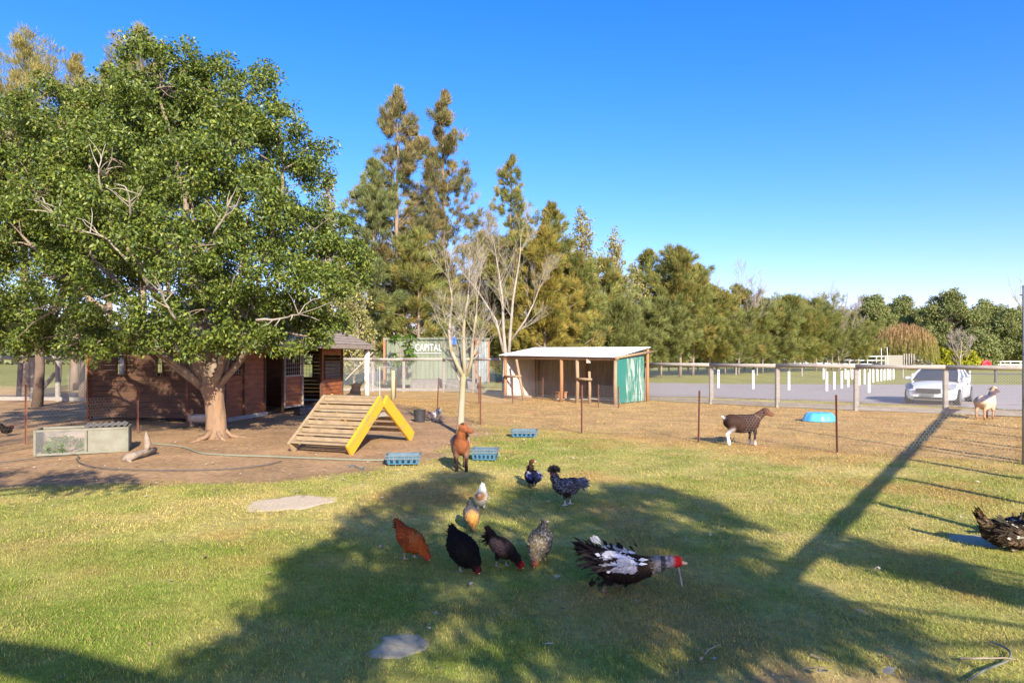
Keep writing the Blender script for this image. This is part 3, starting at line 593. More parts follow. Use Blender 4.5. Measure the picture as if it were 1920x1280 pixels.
for q in cc[::5]: p_, r_ = limb(rnd, T3+Vector((0, 0, 2.6)), q, .05, .02, 4, .05); mb.tube(p_, r_, 5)
mb.build('trunk', W['bark_dark'], st, smooth=True)
ps = leaf_clumps(rs, cc, cr, 50, .13, .07, gcols, droop=.3); link('crown', leafmesh('crown', ps[0]-np.array(T3)[None], *ps[1:], W['leaf']), st)

T4 = Vector((-9.5, 1.6, 0)); st = thing('shade_tree', T4, 'leafy tree beyond the left edge of the view that dapples the bare dirt', 'tree'); mb = MB(); mb.tube([T4, T4+Vector((0, 0, 3.2))], [.2, .13], 8); cc = []; cr = []; rs = np.random.RandomState(31); rnd = random.Random(31)
e4 = gp([(-500, 860), (-200, 862), (40, 878), (190, 886), (330, 896), (300, 916), (120, 920), (-100, 912), (-500, 905)]); e5 = gp([(-300, 770), (160, 772), (330, 790), (300, 812), (100, 806), (-300, 800)])
while len(cc) < 130:
    gx = rnd.uniform(-16, -4.5); gy = rnd.uniform(9.5, 23); s1 = float(poly_sd(e4, np.array([gx]), np.array([gy]))[0]); s2 = float(poly_sd(e5, np.array([gx]), np.array([gy]))[0])
    if max(s1, s2) < 0: continue
    h = rnd.uniform(3.2, 4.6) if s1 > 0 else rnd.uniform(7.0, 8.6); q = Vector((gx+SH.x*SK*h, gy+SH.y*SK*h, h))
    if q.y > 0 and q.x > -1.1*q.y: continue
    cc.append(tuple(q)); cr.append(rnd.uniform(.2, .36))
for q in cc[::6]: p_, r_ = limb(rnd, T4+Vector((0, 0, 2.8)), q, .05, .02, 4, .05); mb.tube(p_, r_, 5)
mb.build('trunk', W['bark_dark'], st, smooth=True)
ps = leaf_clumps(rs, cc, cr, 46, .13, .07, gcols, droop=.3); link('crown', leafmesh('crown', ps[0]-np.array(T4)[None], *ps[1:], W['leaf']), st)
# ------------------------------------------------------------ stable
A0 = Vector((-12.60, 20.40, 0)); A1 = Vector((-8.35, 19.80, 0)); A2 = Vector((-7.10, 28.50, 0)); A3 = A2+(A0-A1)
stab = thing('timber_stable', A1, 'reddish brown weatherboard stable with grey board roof behind the fig tree', 'stable')
rnd = random.Random(31)
def board_wall(mb, a, b, z0, z1, openings=(), bh=.155, th=.028, nrm=None, outw=.0):
    a = Vector(a); b = Vector(b); d = (b-a); L = d.length; d.normalize(); n = nrm.normalized(); z = z0; tilt = .012
    while z < z1-.01:
        h = min(bh, z1-z); iv = [(0, L)]
        for (u0, u1, w0, w1) in openings:
            if w0 < z+h*.5 < w1:
                nv = []
                for (s, e) in iv:
                    if u1 <= s or u0 >= e: nv.append((s, e)); continue
                    if u0 > s: nv.append((s, u0))
                    if u1 < e: nv.append((u1, e))
                iv = nv
        for (s, e) in iv:
            j = rnd.uniform(-.002, .002); o = n*(outw+th/2+j); p = a+d*s+o; q = a+d*e+o; m = Vector((0, 0, z))
            vs = []
            for pt in (p, q):
                vs += [pt+m-n*th/2, pt+m+n*(th/2+tilt), pt+m+Vector((0, 0, h-.006))+n*(th/2-tilt*.5), pt+m+Vector((0, 0, h-.006))-n*th/2]
            mb.add(vs, [(0, 1, 5, 4), (1, 2, 6, 5), (2, 3, 7, 6), (3, 0, 4, 7), (0, 3, 2, 1), (4, 5, 6, 7)])
        z += bh
B = (A2-A1).normalized(); BN = Vector((B.y, -B.x, 0)); AD = (A1-A0).normalized(); AN = Vector((AD.y, -AD.x, 0)); 
if AN.y > 0: AN = -AN
def uA(px): k = (px-960)/F; t = (k*A0.y-A0.x)/(AD.x-k*AD.y); return t
WT = 2.32
winA = [(uA(221), uA(238), 1.36, 1.92), (uA(296), uA(308), 1.32, 1.92)]
mb = MB(); board_wall(mb, A0, A1, .10, WT, winA, nrm=AN); mb.build('wall', W['redwood'], stab)
mb = MB(); opB = [(.25, .86, 1.38, 1.92), (2.3, 3.5, 0, 2.08), (3.5, 5.0, 0, 2.12), (5.0, 6.6, 0, 2.2), (6.9, 8.6, 1.0, 2.0)]; board_wall(mb, A1, A2, .10, WT, opB, nrm=BN); mb.build('wall', W['redwood_lit'], stab)
mb = MB(); board_wall(mb, A3, A0, .10, WT, [(2.0+4.9, 8.25, 1.3, 1.95), (4.7, 5.9, 1.3, 1.95)], nrm=-BN); mb.build('wall', W['redwood'], stab)
mb = MB(); board_wall(mb, A2, A3, .10, WT, [(1.3, 2.1, 1.0, 1.9), (2.7, 3.7, 1.2, 1.95)], nrm=-AN); mb.build('wall', W['redwood'], stab)
for c in (A0, A1, A2, A3): mb = MB(); mb.box(c+Vector((0, 0, WT/2)), (.10, .10, WT)); mb.build('corner_post', W['redwood'], stab)
for u in (.98, 2.27, 3.5, 5.0, 6.62, 8.7): mb = MB(); mb.box(A1+B*u+BN*.045+Vector((0, 0, WT/2)), (.07, .07, WT)); mb.build('stud', W['redwood'], stab)
mb = MB(); mb.beam(A0-AD*.03+AN*.06, A0-AD*.03+AN*.06+Vector((0, 0, 2.25)), .05, .07); mb.build('corner_trim', W['redwood_lit'], stab)
mb = MB(); mb.beam(A1+BN*.07+Vector((0, 0, .06)), A1+BN*.07+B*2.3+Vector((0, 0, .06)), .12, .12); mb.build('base_plank', W['greywood'], stab)
# window bars
for (u0, u1, z0, z1), org, dr_, nn in [(winA[0], A0, AD, AN), (winA[1], A0, AD, AN), (opB[0], A1, B, BN), ((6.9, 8.6, 1.0, 1.7), A1, B, BN), ((5.3, 6.2, 1.0, 1.8), A2-AN*0-AD*0, -AD, -AN)]:
    if nn == -AN: u0, u1 = 1.3, 2.1
    mb = MB(); fr = MB(); n_ = max(2, int((u1-u0)/.12))
    for k in range(1, n_): q = org+dr_*(u0+(u1-u0)*k/n_)+nn*.02; mb.tube([q+Vector((0, 0, z0)), q+Vector((0, 0, z1))], .006, 5)
    for k in range(1, 5): z = z0+(z1-z0)*k/5; mb.tube([org+dr_*u0+nn*.02+Vector((0, 0, z)), org+dr_*u1+nn*.02+Vector((0, 0, z))], .006, 5)
    for u in (u0, u1): q = org+dr_*u+nn*.055; fr.beam(q+Vector((0, 0, z0-.03)), q+Vector((0, 0, z1+.03)), .05, .04)
    for z in (z0, z1): fr.beam(org+dr_*u0+nn*.058+Vector((0, 0, z)), org+dr_*u1+nn*.058+Vector((0, 0, z)), .045, .04)
    wf = fr.build('window', W['redwood'], stab); mb.build('bars', W['wire'], wf)
# doors
def dooru(u0, u1, z0, z1, out, m, rail=True, name='door'):
    mb = MB(); board_wall(mb, A1+B*u0, A1+B*u1, z0, z0+(z1-z0)*.56, nrm=BN, outw=out, bh=.14); d = mb.build(name, m, stab); f = MB()
    q0 = A1+B*u0+BN*(out+.06); q1 = A1+B*u1+BN*(out+.06)
    for q in (q0, q1): f.beam(q+Vector((0, 0, z0)), q+Vector((0, 0, z1)), .06, .04)
    for z in (z0+.03, z0+(z1-z0)*.56, z1-.03): f.beam(q0+Vector((0, 0, z))+BN*.002, q1+Vector((0, 0, z))+BN*.002, .05, .05)
    f.build('door_frame', W['greywood'], d); g = MB()
    for k in range(1, 9): q = q0.lerp(q1, k/9)-BN*.02; g.tube([q+Vector((0, 0, z0+(z1-z0)*.56)), q+Vector((0, 0, z1))], .006, 4)
    for k in range(1, 6): z = z0+(z1-z0)*(.56+.44*k/6); g.tube([q0+Vector((0, 0, z))-BN*.02, q1+Vector((0, 0, z))-BN*.02], .006, 4)
    g.build('door_mesh', W['wire'], d); return d
dooru(3.55, 4.95, .12, 2.08, .02, W['redwood_lit'])
p = A1+B*6.9+Vector((0, 0, .1))
gt = MB()
for k in range(9): q = A1+B*(2.4+k*.13)-BN*.9; gt.tube([q+Vector((0, 0, .12)), q+Vector((0, 0, 1.2))], .012, 5)
for z in (.15, 1.2): gt.tube([A1+B*2.4-BN*.9+Vector((0, 0, z)), A1+B*3.44-BN*.9+Vector((0, 0, z))], .014, 5)
gt.build('stall_gate', W['steel'], stab)
# floor and inner partitions
mb = MB(); c = (A0+A2)/2
mb.add([A0+Vector((0, 0, .03)), A1+Vector((0, 0, .03)), A2+Vector((0, 0, .03)), A3+Vector((0, 0, .03))], [(0, 1, 2, 3)]); mb.build('floor', W['bark_dark'], stab)
mb = MB(); mb.beam(A1+B*5.0-BN*.05+Vector((0, 0, 1.1)), A1+B*5.0-BN*3.0+Vector((0, 0, 1.1)), .04, 2.1); mb.build('partition', W['redwood'], stab)
# roof: hipped, with a verandah overhang along the long side, laid in lapped boards
ov = 1.22; C1 = A1+BN*ov-B*.35; C2 = A2+BN*ov+B*.35; C0 = A0-BN*.35-B*.35; C3 = A3-BN*.35+B*.35
wid = (C0-C1).length; half = wid/2; rise = half*.60; ZE = 2.34; bd = (C2-C1).normalized(); ad = (C0-C1).normalized()
R1 = C1+bd*half+ad*half; R2 = C2-bd*half+ad*half
def roof_face(mb, p, q, r, s, n=16):  # eave p->q, top r(p side)->s(q side)
    nn = (q-p).cross(r-p).normalized(); nn = nn if nn.z > 0 else -nn
    for k in range(n):
        t0, t1 = k/n, (k+1.25)/n; t1 = min(1, t1)
        a, b = p.lerp(r, t0), q.lerp(s, t0); c, d = q.lerp(s, t1), p.lerp(r, t1); up = nn*.028; lo = nn*.004
        mb.add([a+up, b+up, c+lo, d+lo, a, b, c-up, d-up], [(0, 1, 2, 3), (0, 4, 5, 1), (4, 7, 6, 5), (1, 5, 6, 2), (2, 6, 7, 3), (3, 7, 4, 0)])
z = lambda v, h: Vector((v.x, v.y, h))
for p_, q_, r_, s_ in ((C1, C2, R1, R2), (C0, C1, R1, R1), (C2, C3, R2, R2), (C3, C0, R2, R1)):
    mb = MB(); roof_face(mb, z(p_, ZE), z(q_, ZE), z(r_, ZE+rise), z(s_, ZE+rise)); mb.build('roof', W['shingle'], stab)
mb = MB()
for p_, q_ in ((C0, C1), (C1, C2), (C2, C3), (C3, C0)): mb.beam(z(p_, ZE-.08), z(q_, ZE-.08), .035, .16)
mb.build('fascia', W['shingle'], stab)
for t in (.0, .5, 1.0):
    q = C1.lerp(C2, .02+.955*t)-BN*.18
    if t == .5: continue
    if t == 0: continue
    mb = MB(); mb.tube([z(q, -.1), z(q, 1.1), z(q, ZE-.02)], [.12, .11, .105], 12, wob=.1, rnd=rnd); mb.build('post', W['whitebark'], stab, smooth=True)

# ------------------------------------------------------------ shipping container
K0 = Vector(((721-960)/F*40, 40, .22)); K1 = Vector(((893-960)/F*38.6, 38.6, .22)); kd = (K1-K0).normalized(); kn = Vector((kd.y, -kd.x, 0)); 
if kn.y > 0: kn = -kn
KL = (K1-K0).length; KW = 2.44; KH = 2.82
con = thing('shipping_container', K0, 'pale green corrugated shipping container with rusty corners and white lettering', 'container')
def corrug(mb, a, b, z0, z1, n, depth, nrm):
    a = Vector(a); b = Vector(b); d = b-a; vs = []; pr = [(0, 0), (.3, 0), (.4, 1), (.9, 1)]; cols = []
    for i in range(n):
        for u, q in pr: cols.append(((i+u)/n, q))
    cols.append((1, 0))
    for u, q in cols: p = a+d*u-nrm*depth*q; vs += [Vector((p.x, p.y, z0)), Vector((p.x, p.y, z1))]
    mb.add(vs, [(2*i, 2*i+2, 2*i+3, 2*i+1) for i in range(len(cols)-1)])
z0, z1 = .34, KH-.02+.1; mb = MB(); corrug(mb, K0+kd*.12-kn*.02, K1-kd*.12-kn*.02, z0, z1, 20, .045, kn); corrug(mb, K0-kn*(KW-.02), K1-kn*(KW-.02), z0, z1, 20, .045, kn)
corrug(mb, K0-kn*.1-kd*-.02, K0-kn*(KW-.1)+kd*.02, z0, z1, 9, .04, kd); mb.build('wall', W['container'], con)
mb = MB(); corrug(mb, K1-kn*.1-kd*.03, K1-kn*(KW-.1)-kd*.03, z0, z1, 6, .03, kd); dr = mb.build('door', mat('pale_door_paint', (.50, .55, .50), (.30, .33, .30), 2, .6), con)
hm = MB()
for u in (.45, .95, 1.5, 2.0): q = K1-kn*u+kd*.03; hm.tube([z(q, .4), z(q, 2.8)], .02, 6); hm.box(z(q, 1.2)+kd*.02, (.12, .05, .03))
hm.build('lock_rod', W['steel'], dr)
for q in (K0, K1, K0-kn*KW, K1-kn*KW): mb = MB(); mb.beam(z(q, .2), z(q, KH+.12), .13, .13); mb.build('corner_post', W['conrust'], con)
mb = MB()
for a, b in ((K0, K1), (K0-kn*KW, K1-kn*KW), (K0, K0-kn*KW), (K1, K1-kn*KW)):
    for h in (.28, KH+.06): mb.beam(z(a, h), z(b, h), .12, .13)
mb.build('frame_rail', W['container'], con)
mb = MB(); mb.add([z(q, KH+.09) for q in (K0, K1, K1-kn*KW, K0-kn*KW)], [(0, 1, 2, 3)]); mb.build('roof', W['container'], con)
cu = bpy.data.curves.new('lettering', 'FONT'); cu.body = 'CAPITAL'; cu.size = .62; cu.extrude = .012; cu.offset = .006; cu.space_character = 1.12
to = bpy.data.objects.new('tmp', cu); COL.objects.link(to); dg = bpy.context.evaluated_depsgraph_get(); me = bpy.data.meshes.new_from_object(to.evaluated_get(dg)); bpy.data.objects.remove(to)
vv = np.array([v.co[:] for v in me.vertices]); tw = vv[:, 0].max()-vv[:, 0].min(); th_ = vv[:, 1].max()-vv[:, 1].min()
def kpos(px): k = (px-960)/F; return (k*K0.y-K0.x)/(kd.x-k*kd.y)
u0, u1 = kpos(779), kpos(828); zt = H+(HY-645)/F*39.5; zb = H+(HY-658)/F*39.5
for v in me.vertices:
    q = K0+kd*(u0+(v.co.x-vv[:, 0].min())/tw*(u1-u0))+kn*(.02+v.co.z); v.co = Vector((q.x, q.y, zb+(v.co.y-vv[:, 1].min())/th_*(zt-zb)))-K0
me.materials.clear(); me.materials.append(W['white']); lo_ = link('lettering', me, con)
mb = MB(); mb.beam(z(K0+kd*u0+kn*.02, zb-.13), z(K0+kd*u1+kn*.02, zb-.13), .02, .03); mb.build('underline', W['white'], con)
for q in (K0+kd*.5, K1-kd*.5): mb = MB(); mb.beam(z(q-kn*.2, .1), z(q-kn*2.2, .1), .25, .22); mb.build('sleeper', W['greywood'], con)
mb = MB(); rn = random.Random(2)   # blue tarp bundle on top edge
q = K0+kd*kpos(851)+kn*.05; mb.box(z(q, 2.72), (.38, .12, .42), Matrix.Rotation(R(-20), 3, 'Z'), .05); tag(mb.build('blue_cloth', W['tarp']), 'small bright blue cloth hanging from the container roof edge', 'cloth')
# broad leaved plant beside container
pl = Vector(((758-960)/F*37.6, 37.6, 0)); rs = np.random.RandomState(3); root = thing('mango_sapling', pl, 'young tree with long drooping leaves in front of the container lettering', 'tree'); mb = MB(); rn = random.Random(3); pos = []; dr_ = []
mb.tube([pl, pl+Vector((.05, 0, 1)), pl+Vector((0, 0, 2.2))], [.05, .04, .03], 6)
for k in range(34):
    a = rn.uniform(0, 6.28); c = pl+Vector((math.cos(a)*rn.uniform(.1, .65), math.sin(a)*rn.uniform(.1, .7), rn.uniform(1.5, 3.1))); mb.tube([pl+Vector((0, 0, rn.uniform(1.1, 2.2))), c], [.02, .01], 4)
    for j in range(13): b = rn.uniform(0, 6.28); pos.append(tuple(c-pl)); dr_.append((math.cos(b), math.sin(b), rn.uniform(-1.3, .3)))
mb.build('trunk', W['bark_mid'], root); n = len(pos)
link('crown', leafmesh('crown', np.array(pos), np.array(dr_), np.tile([[0, 0, 1.]], (n, 1))+rs.normal(size=(n, 3))*.2, np.full(n, .34), np.full(n, .085), np.array([.10, .19, .02])*(.6+.9*rs.rand(n, 1)), W['leaf_big'], bend=.15), root)

# ------------------------------------------------------------ goat shelter
S = {'fl': Vector((-.30, 30.4, 0)), 'fr': Vector((4.06, 26.8, 0)), 'br': Vector((5.52, 28.7, 0))}; S['bl'] = S['fl']+(S['br']-S['fr'])
fx = (S['fr']-S['fl']).normalized(); fy = (S['br']-S['fr']).normalized(); fn = -fy; FLN = (S['fr']-S['fl']).length; SD = (S['br']-S['fr']).length
shd = thing('goat_shelter', S['fl'], 'open fronted goat shelter with white corrugated roof, log posts and green end wall', 'shelter')
def zroof(t): return 1.96+t*.12   # t metres from the front
def wave(mb, a, b, c, d, n, amp, m=1):  # corrugated sheet a->b (waves), depth a->d
    vs = []; k = n*6; nn = (b-a).cross(d-a).normalized(); nn = nn if abs(nn.z) < .5 or nn.z > 0 else -nn
    for i in range(k+1):
        u = i/k; o = nn*amp*math.sin(2*math.pi*n*u); vs += [a.lerp(b, u)+o, d.lerp(c, u)+o]
    mb.add(vs, [(2*i, 2*i+2, 2*i+3, 2*i+1) for i in range(k)])
mb = MB(); e = .22
fa = z(S['fl']-fx*e-fy*e, zroof(-e)); fb = z(S['fr']+fx*.12-fy*e, zroof(-e)-.08); fc = z(S['br']+fx*.28+fy*e, zroof(SD+e)); fd = z(S['bl']-fx*e+fy*e, zroof(SD+e)+.02)
wave(mb, fa, fb, fc, fd, 62, .018); mb.build('roof', W['roofing'], shd, smooth=True)
mb = MB(); wave(mb, z(S['bl'], .05), z(S['br'], .05), z(S['br'], zroof(SD)-.06), z(S['bl'], zroof(SD)-.06), 62, .012); mb.build('back_wall', W['shedwall'], shd, smooth=True)
mb = MB(); wave(mb, z(S['fl'], .05), z(S['bl'], .05), z(S['bl'], zroof(SD)-.08), z(S['fl'], zroof(0)-.08), 30, .012); mb.build('side_wall', mat('pale_side_sheet', (.50, .49, .46), (.38, .37, .34), 3, .5), shd, smooth=True)
gA = S['fr']; gM = S['fr'].lerp(S['br'], .33); gB = S['br']
mb = MB(); mb.add([z(gA+fx*.03, .03), z(gM+fx*.03, .03), z(gM+fx*.03, zroof(SD*.33)-.1), z(gA+fx*.03, zroof(0)-.12)], [(0, 1, 2, 3)]); mb.beam(z(gA+fx*.02, .98), z(gM+fx*.02, .98), .015, 1.7); mb.build('end_panel', W['teal'], shd)
mb = MB(); wave(mb, z(gM+fx*.03, .03), z(gB+fx*.03, .03), z(gB+fx*.03, zroof(SD)-.1), z(gM+fx*.03, zroof(SD*.33)-.1), 16, .012); mb.build('side_wall', W['green'], shd, smooth=True)
rnd = random.Random(77)
def logp(name, a, b, r, m, par): mb = MB(); a = Vector(a); b = Vector(b); mid = a.lerp(b, .5)+Vector((rnd.uniform(-.02, .02), rnd.uniform(-.02, .02), 0)); mb.tube([a, mid, b], [r*1.05, r, r*.95], 9, wob=.1, rnd=rnd); return mb.build(name, m, par, smooth=True)
def sx(px): k = (px-960)/F; return (k*S['fl'].y-S['fl'].x)/(fx.x-k*fx.y)
for px, zt_, m in ((947.5, 1.86, 'orangelog'), (1052.5, 1.84, 'orangelog'), (1082, 1.82, 'logwood'), (1154, 1.80, 'logwood')): q = S['fl']+fx*sx(px); logp('post', z(q, -.1), z(q, zt_), .075, W[m], shd)
for q in (S['bl']-fy*.1+fx*.1, S['br']-fy*.1-fx*.1, (S['bl']+S['br'])/2-fy*.1): logp('post', z(q, -.1), z(q, 2.1), .07, W['logwood'], shd)
logp('post', z(S['br']+fx*.15+fy*.1, -.1), z(S['br']+fx*.15+fy*.1, 2.2), .07, W['orangelog'], shd)
q = S['fl']+fx*sx(978); logp('leaning_post', z(q+fx*.18-fy*.05, -.05), z(q-fx*.22-fy*.1, 1.75), .06, W['logwood'], shd)
q = S['fl']+fx*sx(1106); logp('leaning_post', z(q-fy*.02, -.05), z(q-fx*.02-fy*.02, 1.28), .06, W['logwood'], shd)
logp('front_beam', z(S['fl']-fx*.1-fy*.03, 1.83), z(S['fr']+fx*.1-fy*.03, 1.78), .06, W['logwood'], shd)
logp('side_beam', z(S['fr']+fx*.09-fy*.2, 1.83), z(S['br']+fx*.2+fy*.5, 2.09), .05, W['logwood'], shd)
logp('rail', z(S['fl']+fx*.02-fy*.1, .98), z(S['fl']+fx*1.0-fy*.12, 1.02), .055, W['logwood'], shd)
logp('rail', z(S['fl']+fx*sx(1082)-fy*.1, .98), z(S['fl']+fx*sx(1112)-fy*.1, .96), .05, W['logwood'], shd)
logp('rail', z(S['fl']+fx*.05-fy*.05, .10), z(S['fl']+fx*1.5-fy*.05, .14), .06, W['logwood'], shd)
for px in (1052.5, 1154, 947.5): q = S['fl']+fx*sx(px)-fy*.03; logp('beam_end', z(q-fx*.16, 1.80), z(q+fx*.16, 1.80), .05, W['orangelog'], shd)
mb = MB(); q = S['fl']+fx*sx(1104)-fy*.04; mb.box(z(q, 1.72), (.18, .1, .22), None, .01); tag(mb.build('nest_box', W['greywood']), 'little grey box hung under the shelter roof edge', 'box')
mb = MB(); q = S['fl']+fx*sx(1030)+fy*.9; mb.box(z(q, .16), (.42, .3, .32), Matrix.Rotation(.5, 3, 'Z'), .02); mb.box(z(q, .34), (.46, .34, .03), Matrix.Rotation(.5, 3, 'Z')); tag(mb.build('wooden_crate', W['orangelog']), 'small orange wooden crate inside the goat shelter', 'crate')
mb = MB(); 
for k in range(4): q = S['fl']+fx*(2.5+k*.55)+fy*(.5+.1*(k%2)); mb.beam(z(q, .06+.03*k), z(q+fx*.8+fy*.3, .08), .12, .04)
tag(mb.build('plank_pile', W['greywood']), 'loose grey planks lying on the shelter floor', 'planks')

# ------------------------------------------------------------ main post and rail fence with chain link
def chainlink(mb, a, b, z0, z1, cell, wd, nrm):
    a = Vector(a); b = Vector(b); d = (b-a); L = d.length; d.normalize(); h = z1-z0; up = Vector((0, 0, 1))
    for sgn in (1, -1):
        c = -h if sgn > 0 else 0
        while c < (L if sgn > 0 else L+h):
            s0, s1 = (max(0, -c), min(h, L-c)) if sgn > 0 else (max(0, c-L), min(h, c))
            if s1 > s0+.01:
                p = a+d*(c+sgn*s0)+up*(z0+s0); q = a+d*(c+sgn*s1)+up*(z0+s1); o = (d*sgn-up).normalized()*wd/2
                mb.add([p-o, p+o, q+o, q-o], [(0, 1, 2, 3)])
            c += cell
def hexwire(mb, a, b, z0, z1, s, wd, za=None):
    a = Vector(a); b = Vector(b); d = (b-a); L = d.length; d.normalize(); up = Vector((0, 0, 1)); rw = int((z1-z0)/(1.5*s)); n = int(L/(.866*s)); of = wd/2
    P_ = lambda u, v: a+d*u+up*(z0+v)
    for j in range(rw+1):
        for i in range(n):
            v0 = j*1.5*s+(.5*s if (i+j) % 2 else 0); v1 = j*1.5*s+(.5*s if (i+1+j) % 2 else 0); p = P_(i*.866*s, v0); q = P_((i+1)*.866*s, v1); mb.add([p-up*of, q-up*of, q+up*of, p+up*of], [(0, 1, 2, 3)])
            if (i+j) % 2 and j < rw: t = P_(i*.866*s, (j+1)*1.5*s); mb.add([p-d*of, p+d*of, t+d*of, t-d*of], [(0, 1, 2, 3)])
def railfence(name, pts, hgt, label, post_m='greywood', rail_m='greywood', rr=.072, pr=.078, cell=.09, chain=True, bottom=True, ww=.0068):
    pts = [Vector(p) for p in pts]; f = thing(name, pts[0], label, 'fence'); fr = random.Random(len(label))
    for q in pts: mb = MB(); mb.box(z(q, hgt/2-.05), (pr*2, pr*1.6, hgt+.05), Matrix.Rotation(fr.uniform(-.2, .2), 3, 'Z'), .02); mb.build('post', W[post_m], f)
    for a, b in zip(pts, pts[1:]):
        o = Vector((b.y-a.y, a.x-b.x, 0)).normalized(); o = -o if o.y > 0 else o
        mb = MB(); m = a.lerp(b, .5); mb.tube([z(a+o*.13, hgt+.0), z(m+o*.13, hgt+fr.uniform(-.02, .015)), z(b+o*.13, hgt)], rr, 9, wob=.08, rnd=fr); mb.build('rail', W[rail_m], f, smooth=True)
        if bottom: mb = MB(); mb.beam(z(a+o*.02, .09), z(b+o*.02, .09), .05, .16); mb.build('kick_board', W['greywood'], f)
    if chain:
        mb = MB()
        for a, b in zip(pts, pts[1:]): o = Vector((b.y-a.y, a.x-b.x, 0)).normalized(); o = -o if o.y > 0 else o; chainlink(mb, a+o*.1, b+o*.1, .04, hgt-.06, cell, ww, o)
        mb.build('wire_mesh', W['wire'], f)
    return f
railfence('rail_fence', [(5.8, 29.4, 0), (8.0, 27.4, 0), (9.95, 25.6, 0), (12.1, 24.0, 0), (14.35, 22.6, 0), (16.7, 21.2, 0), (19.2, 19.6, 0), (21.6, 18.1, 0)], 1.55, 'grey log rail fence with chain link in front of the gravel drive and car')
railfence('rail_fence', [((640-960)/F*36.7, 36.7, 0), ((699-960)/F*36.6, 36.6, 0), ((757-960)/F*36.5, 36.5, 0), ((832-960)/F*36.3, 36.3, 0), ((888-960)/F*35.5, 35.5, 0), ((944-960)/F*34.2, 34.2, 0)], 1.72, 'grey rail and wire netting fence in front of the container')
railfence('rail_fence', [((-260-960)/F*29.5, 29.5, 0), ((-130-960)/F*29.3, 29.3, 0), (-960/F*29.1-.4, 29.1, 0), ((62-960)/F*29, 29, 0), ((108-960)/F*28.8, 28.8, 0), ((165-960)/F*28.6, 28.6, 0), (-15.2, 26.6, 0)], 1.82, 'rail and diamond mesh fence left of the stable with field behind', cell=.13, ww=.008)
f = thing('timber_prop', G(85, 742), 'diagonal timber prop against the left fence', 'prop'); mb = MB(); mb.beam(P(75, 735, 30), P(103, 700, 29.3), .12, .12); mb.build('prop_beam', W['greywood'], f)
for i, (px, ty, by, rr_) in enumerate([(35, 680, 735, .11), (108, 675, 728, .13), (155, 655, 740, .17)]):
    g = G(px, by+8); t = thing('timber_post', g, ['short leaning dark post behind the left fence', 'upright dark post in the middle behind the left fence', 'thick dark post next to the stable corner'][i], 'post'); mb = MB(); mb.tube([g, Vector((g.x+.1, g.y, H+(HY-ty)/F*g.y))], rr_, 8); mb.build('shaft', W['bark_dark'], t)
# far fences
def simple_fence(name, pts, hgt, rails, label, m, pr=.05, rr=.035, square=True, group=None):
    f = thing(name, pts[0], label, 'fence', group)
    for q in pts: mb = MB(); mb.beam(z(Vector(q), 0), z(Vector(q), hgt), pr*2, pr*2); mb.build('post', W[m], f)
    for h in rails:
        mb = MB()
        for a, b in zip(pts, pts[1:]): mb.beam(z(Vector(a), h), z(Vector(b), h), rr, rr*2)
        mb.build('rail', W[m], f)
def pxline(p0, p1, n, d0, d1):  # pixel x from, to with depth; perspective-correct
    a = Vector(((p0-960)/F*d0, d0, 0)); b = Vector(((p1-960)/F*d1, d1, 0)); return [a.lerp(b, i/n) for i in range(n+1)]
simple_fence('pipe_fence', pxline(1425, 1660, 14, 92, 92), 1.75, [1.75, 1.2, .7], 'long galvanised pipe yard fence in front of the casuarinas', 'steel', .05, .06)
simple_fence('pipe_fence', pxline(1470, 1655, 9, 102, 101), 2.0, [2.0, 1.3, .7], 'back row of the galvanised pipe yards', 'steel', .05, .06)
simple_fence('white_fence', pxline(1735, 1990, 14, 104, 96), 1.0, [1.0, .55], 'low white rail fence under the gum trees', 'white', .06, .07)
simple_fence('dark_fence', pxline(1180, 1430, 14, 76, 80), 1.05, [1.05, .6], 'dark low rail fence at the foot of the casuarina row', 'bark_dark', .08, .07)
simple_fence('paddock_fence', pxline(1815, 2150, 6, 49, 45), 1.0, [1.0, .6], 'dark two-rail paddock fence behind the car', 'dark', .07, .05)
simple_fence('paddock_fence', pxline(1380, 1800, 9, 66, 55), 1.0, [.95], 'low single rail fence across the far green field', 'greywood', .05, .05)
g = Vector(((1658-960)/F*88, 88, 0)); t = thing('pipe_gateway', g, 'tall white pipe gateway frame by the willow', 'gateway'); mb = MB(); mb.tube([g+Vector((-.35, 0, 0)), g+Vector((-.4, 0, 3.0)), g+Vector((.35, 0, 2.9)), g+Vector((.5, 0, 0))], .05, 6); mb.build('frame', W['white'], t)
g = Vector(((1680-960)/F*90, 90, 0)); t = thing('timber_wall', g, 'grey timber board yard wall in front of the willow', 'wall'); mb = MB()
for k in range(7): mb.beam(g+Vector((-1.5, 0, .15+k*.27)), g+Vector((.9, 0, .15+k*.27)), .05, .22)
mb.build('boards', W['greywood'], t)
for k in range(5): mb = MB(); q = g+Vector((1.0+k*.32, -.1, 0)); mb.beam(q, q+Vector((0, 0, 2.1)), .12, .12); mb.build('post', W['greywood'], t)
bush('brush_heap', Vector(((1715-960)/F*91, 91, 0)), 2.0, 1.5, 470, [(.20, .19, .12), (.28, .25, .15)], 'heap of cut grey-green branches by the timber yard wall', 'brush', L=.4, per=60, nb=30)
mb = MB(); q = Vector(((1849-960)/F*92, 92, 0)); mb.ring(q+Vector((0, 0, .55)), (0, 1, 0), .48, .24, 20, 8); mb.tube([q+Vector((0, .3, .55)), q+Vector((0, -.1, .55))], .3, 12); tag(mb.build('red_drum', W['red']), 'red round drum in front of the white fence', 'drum')

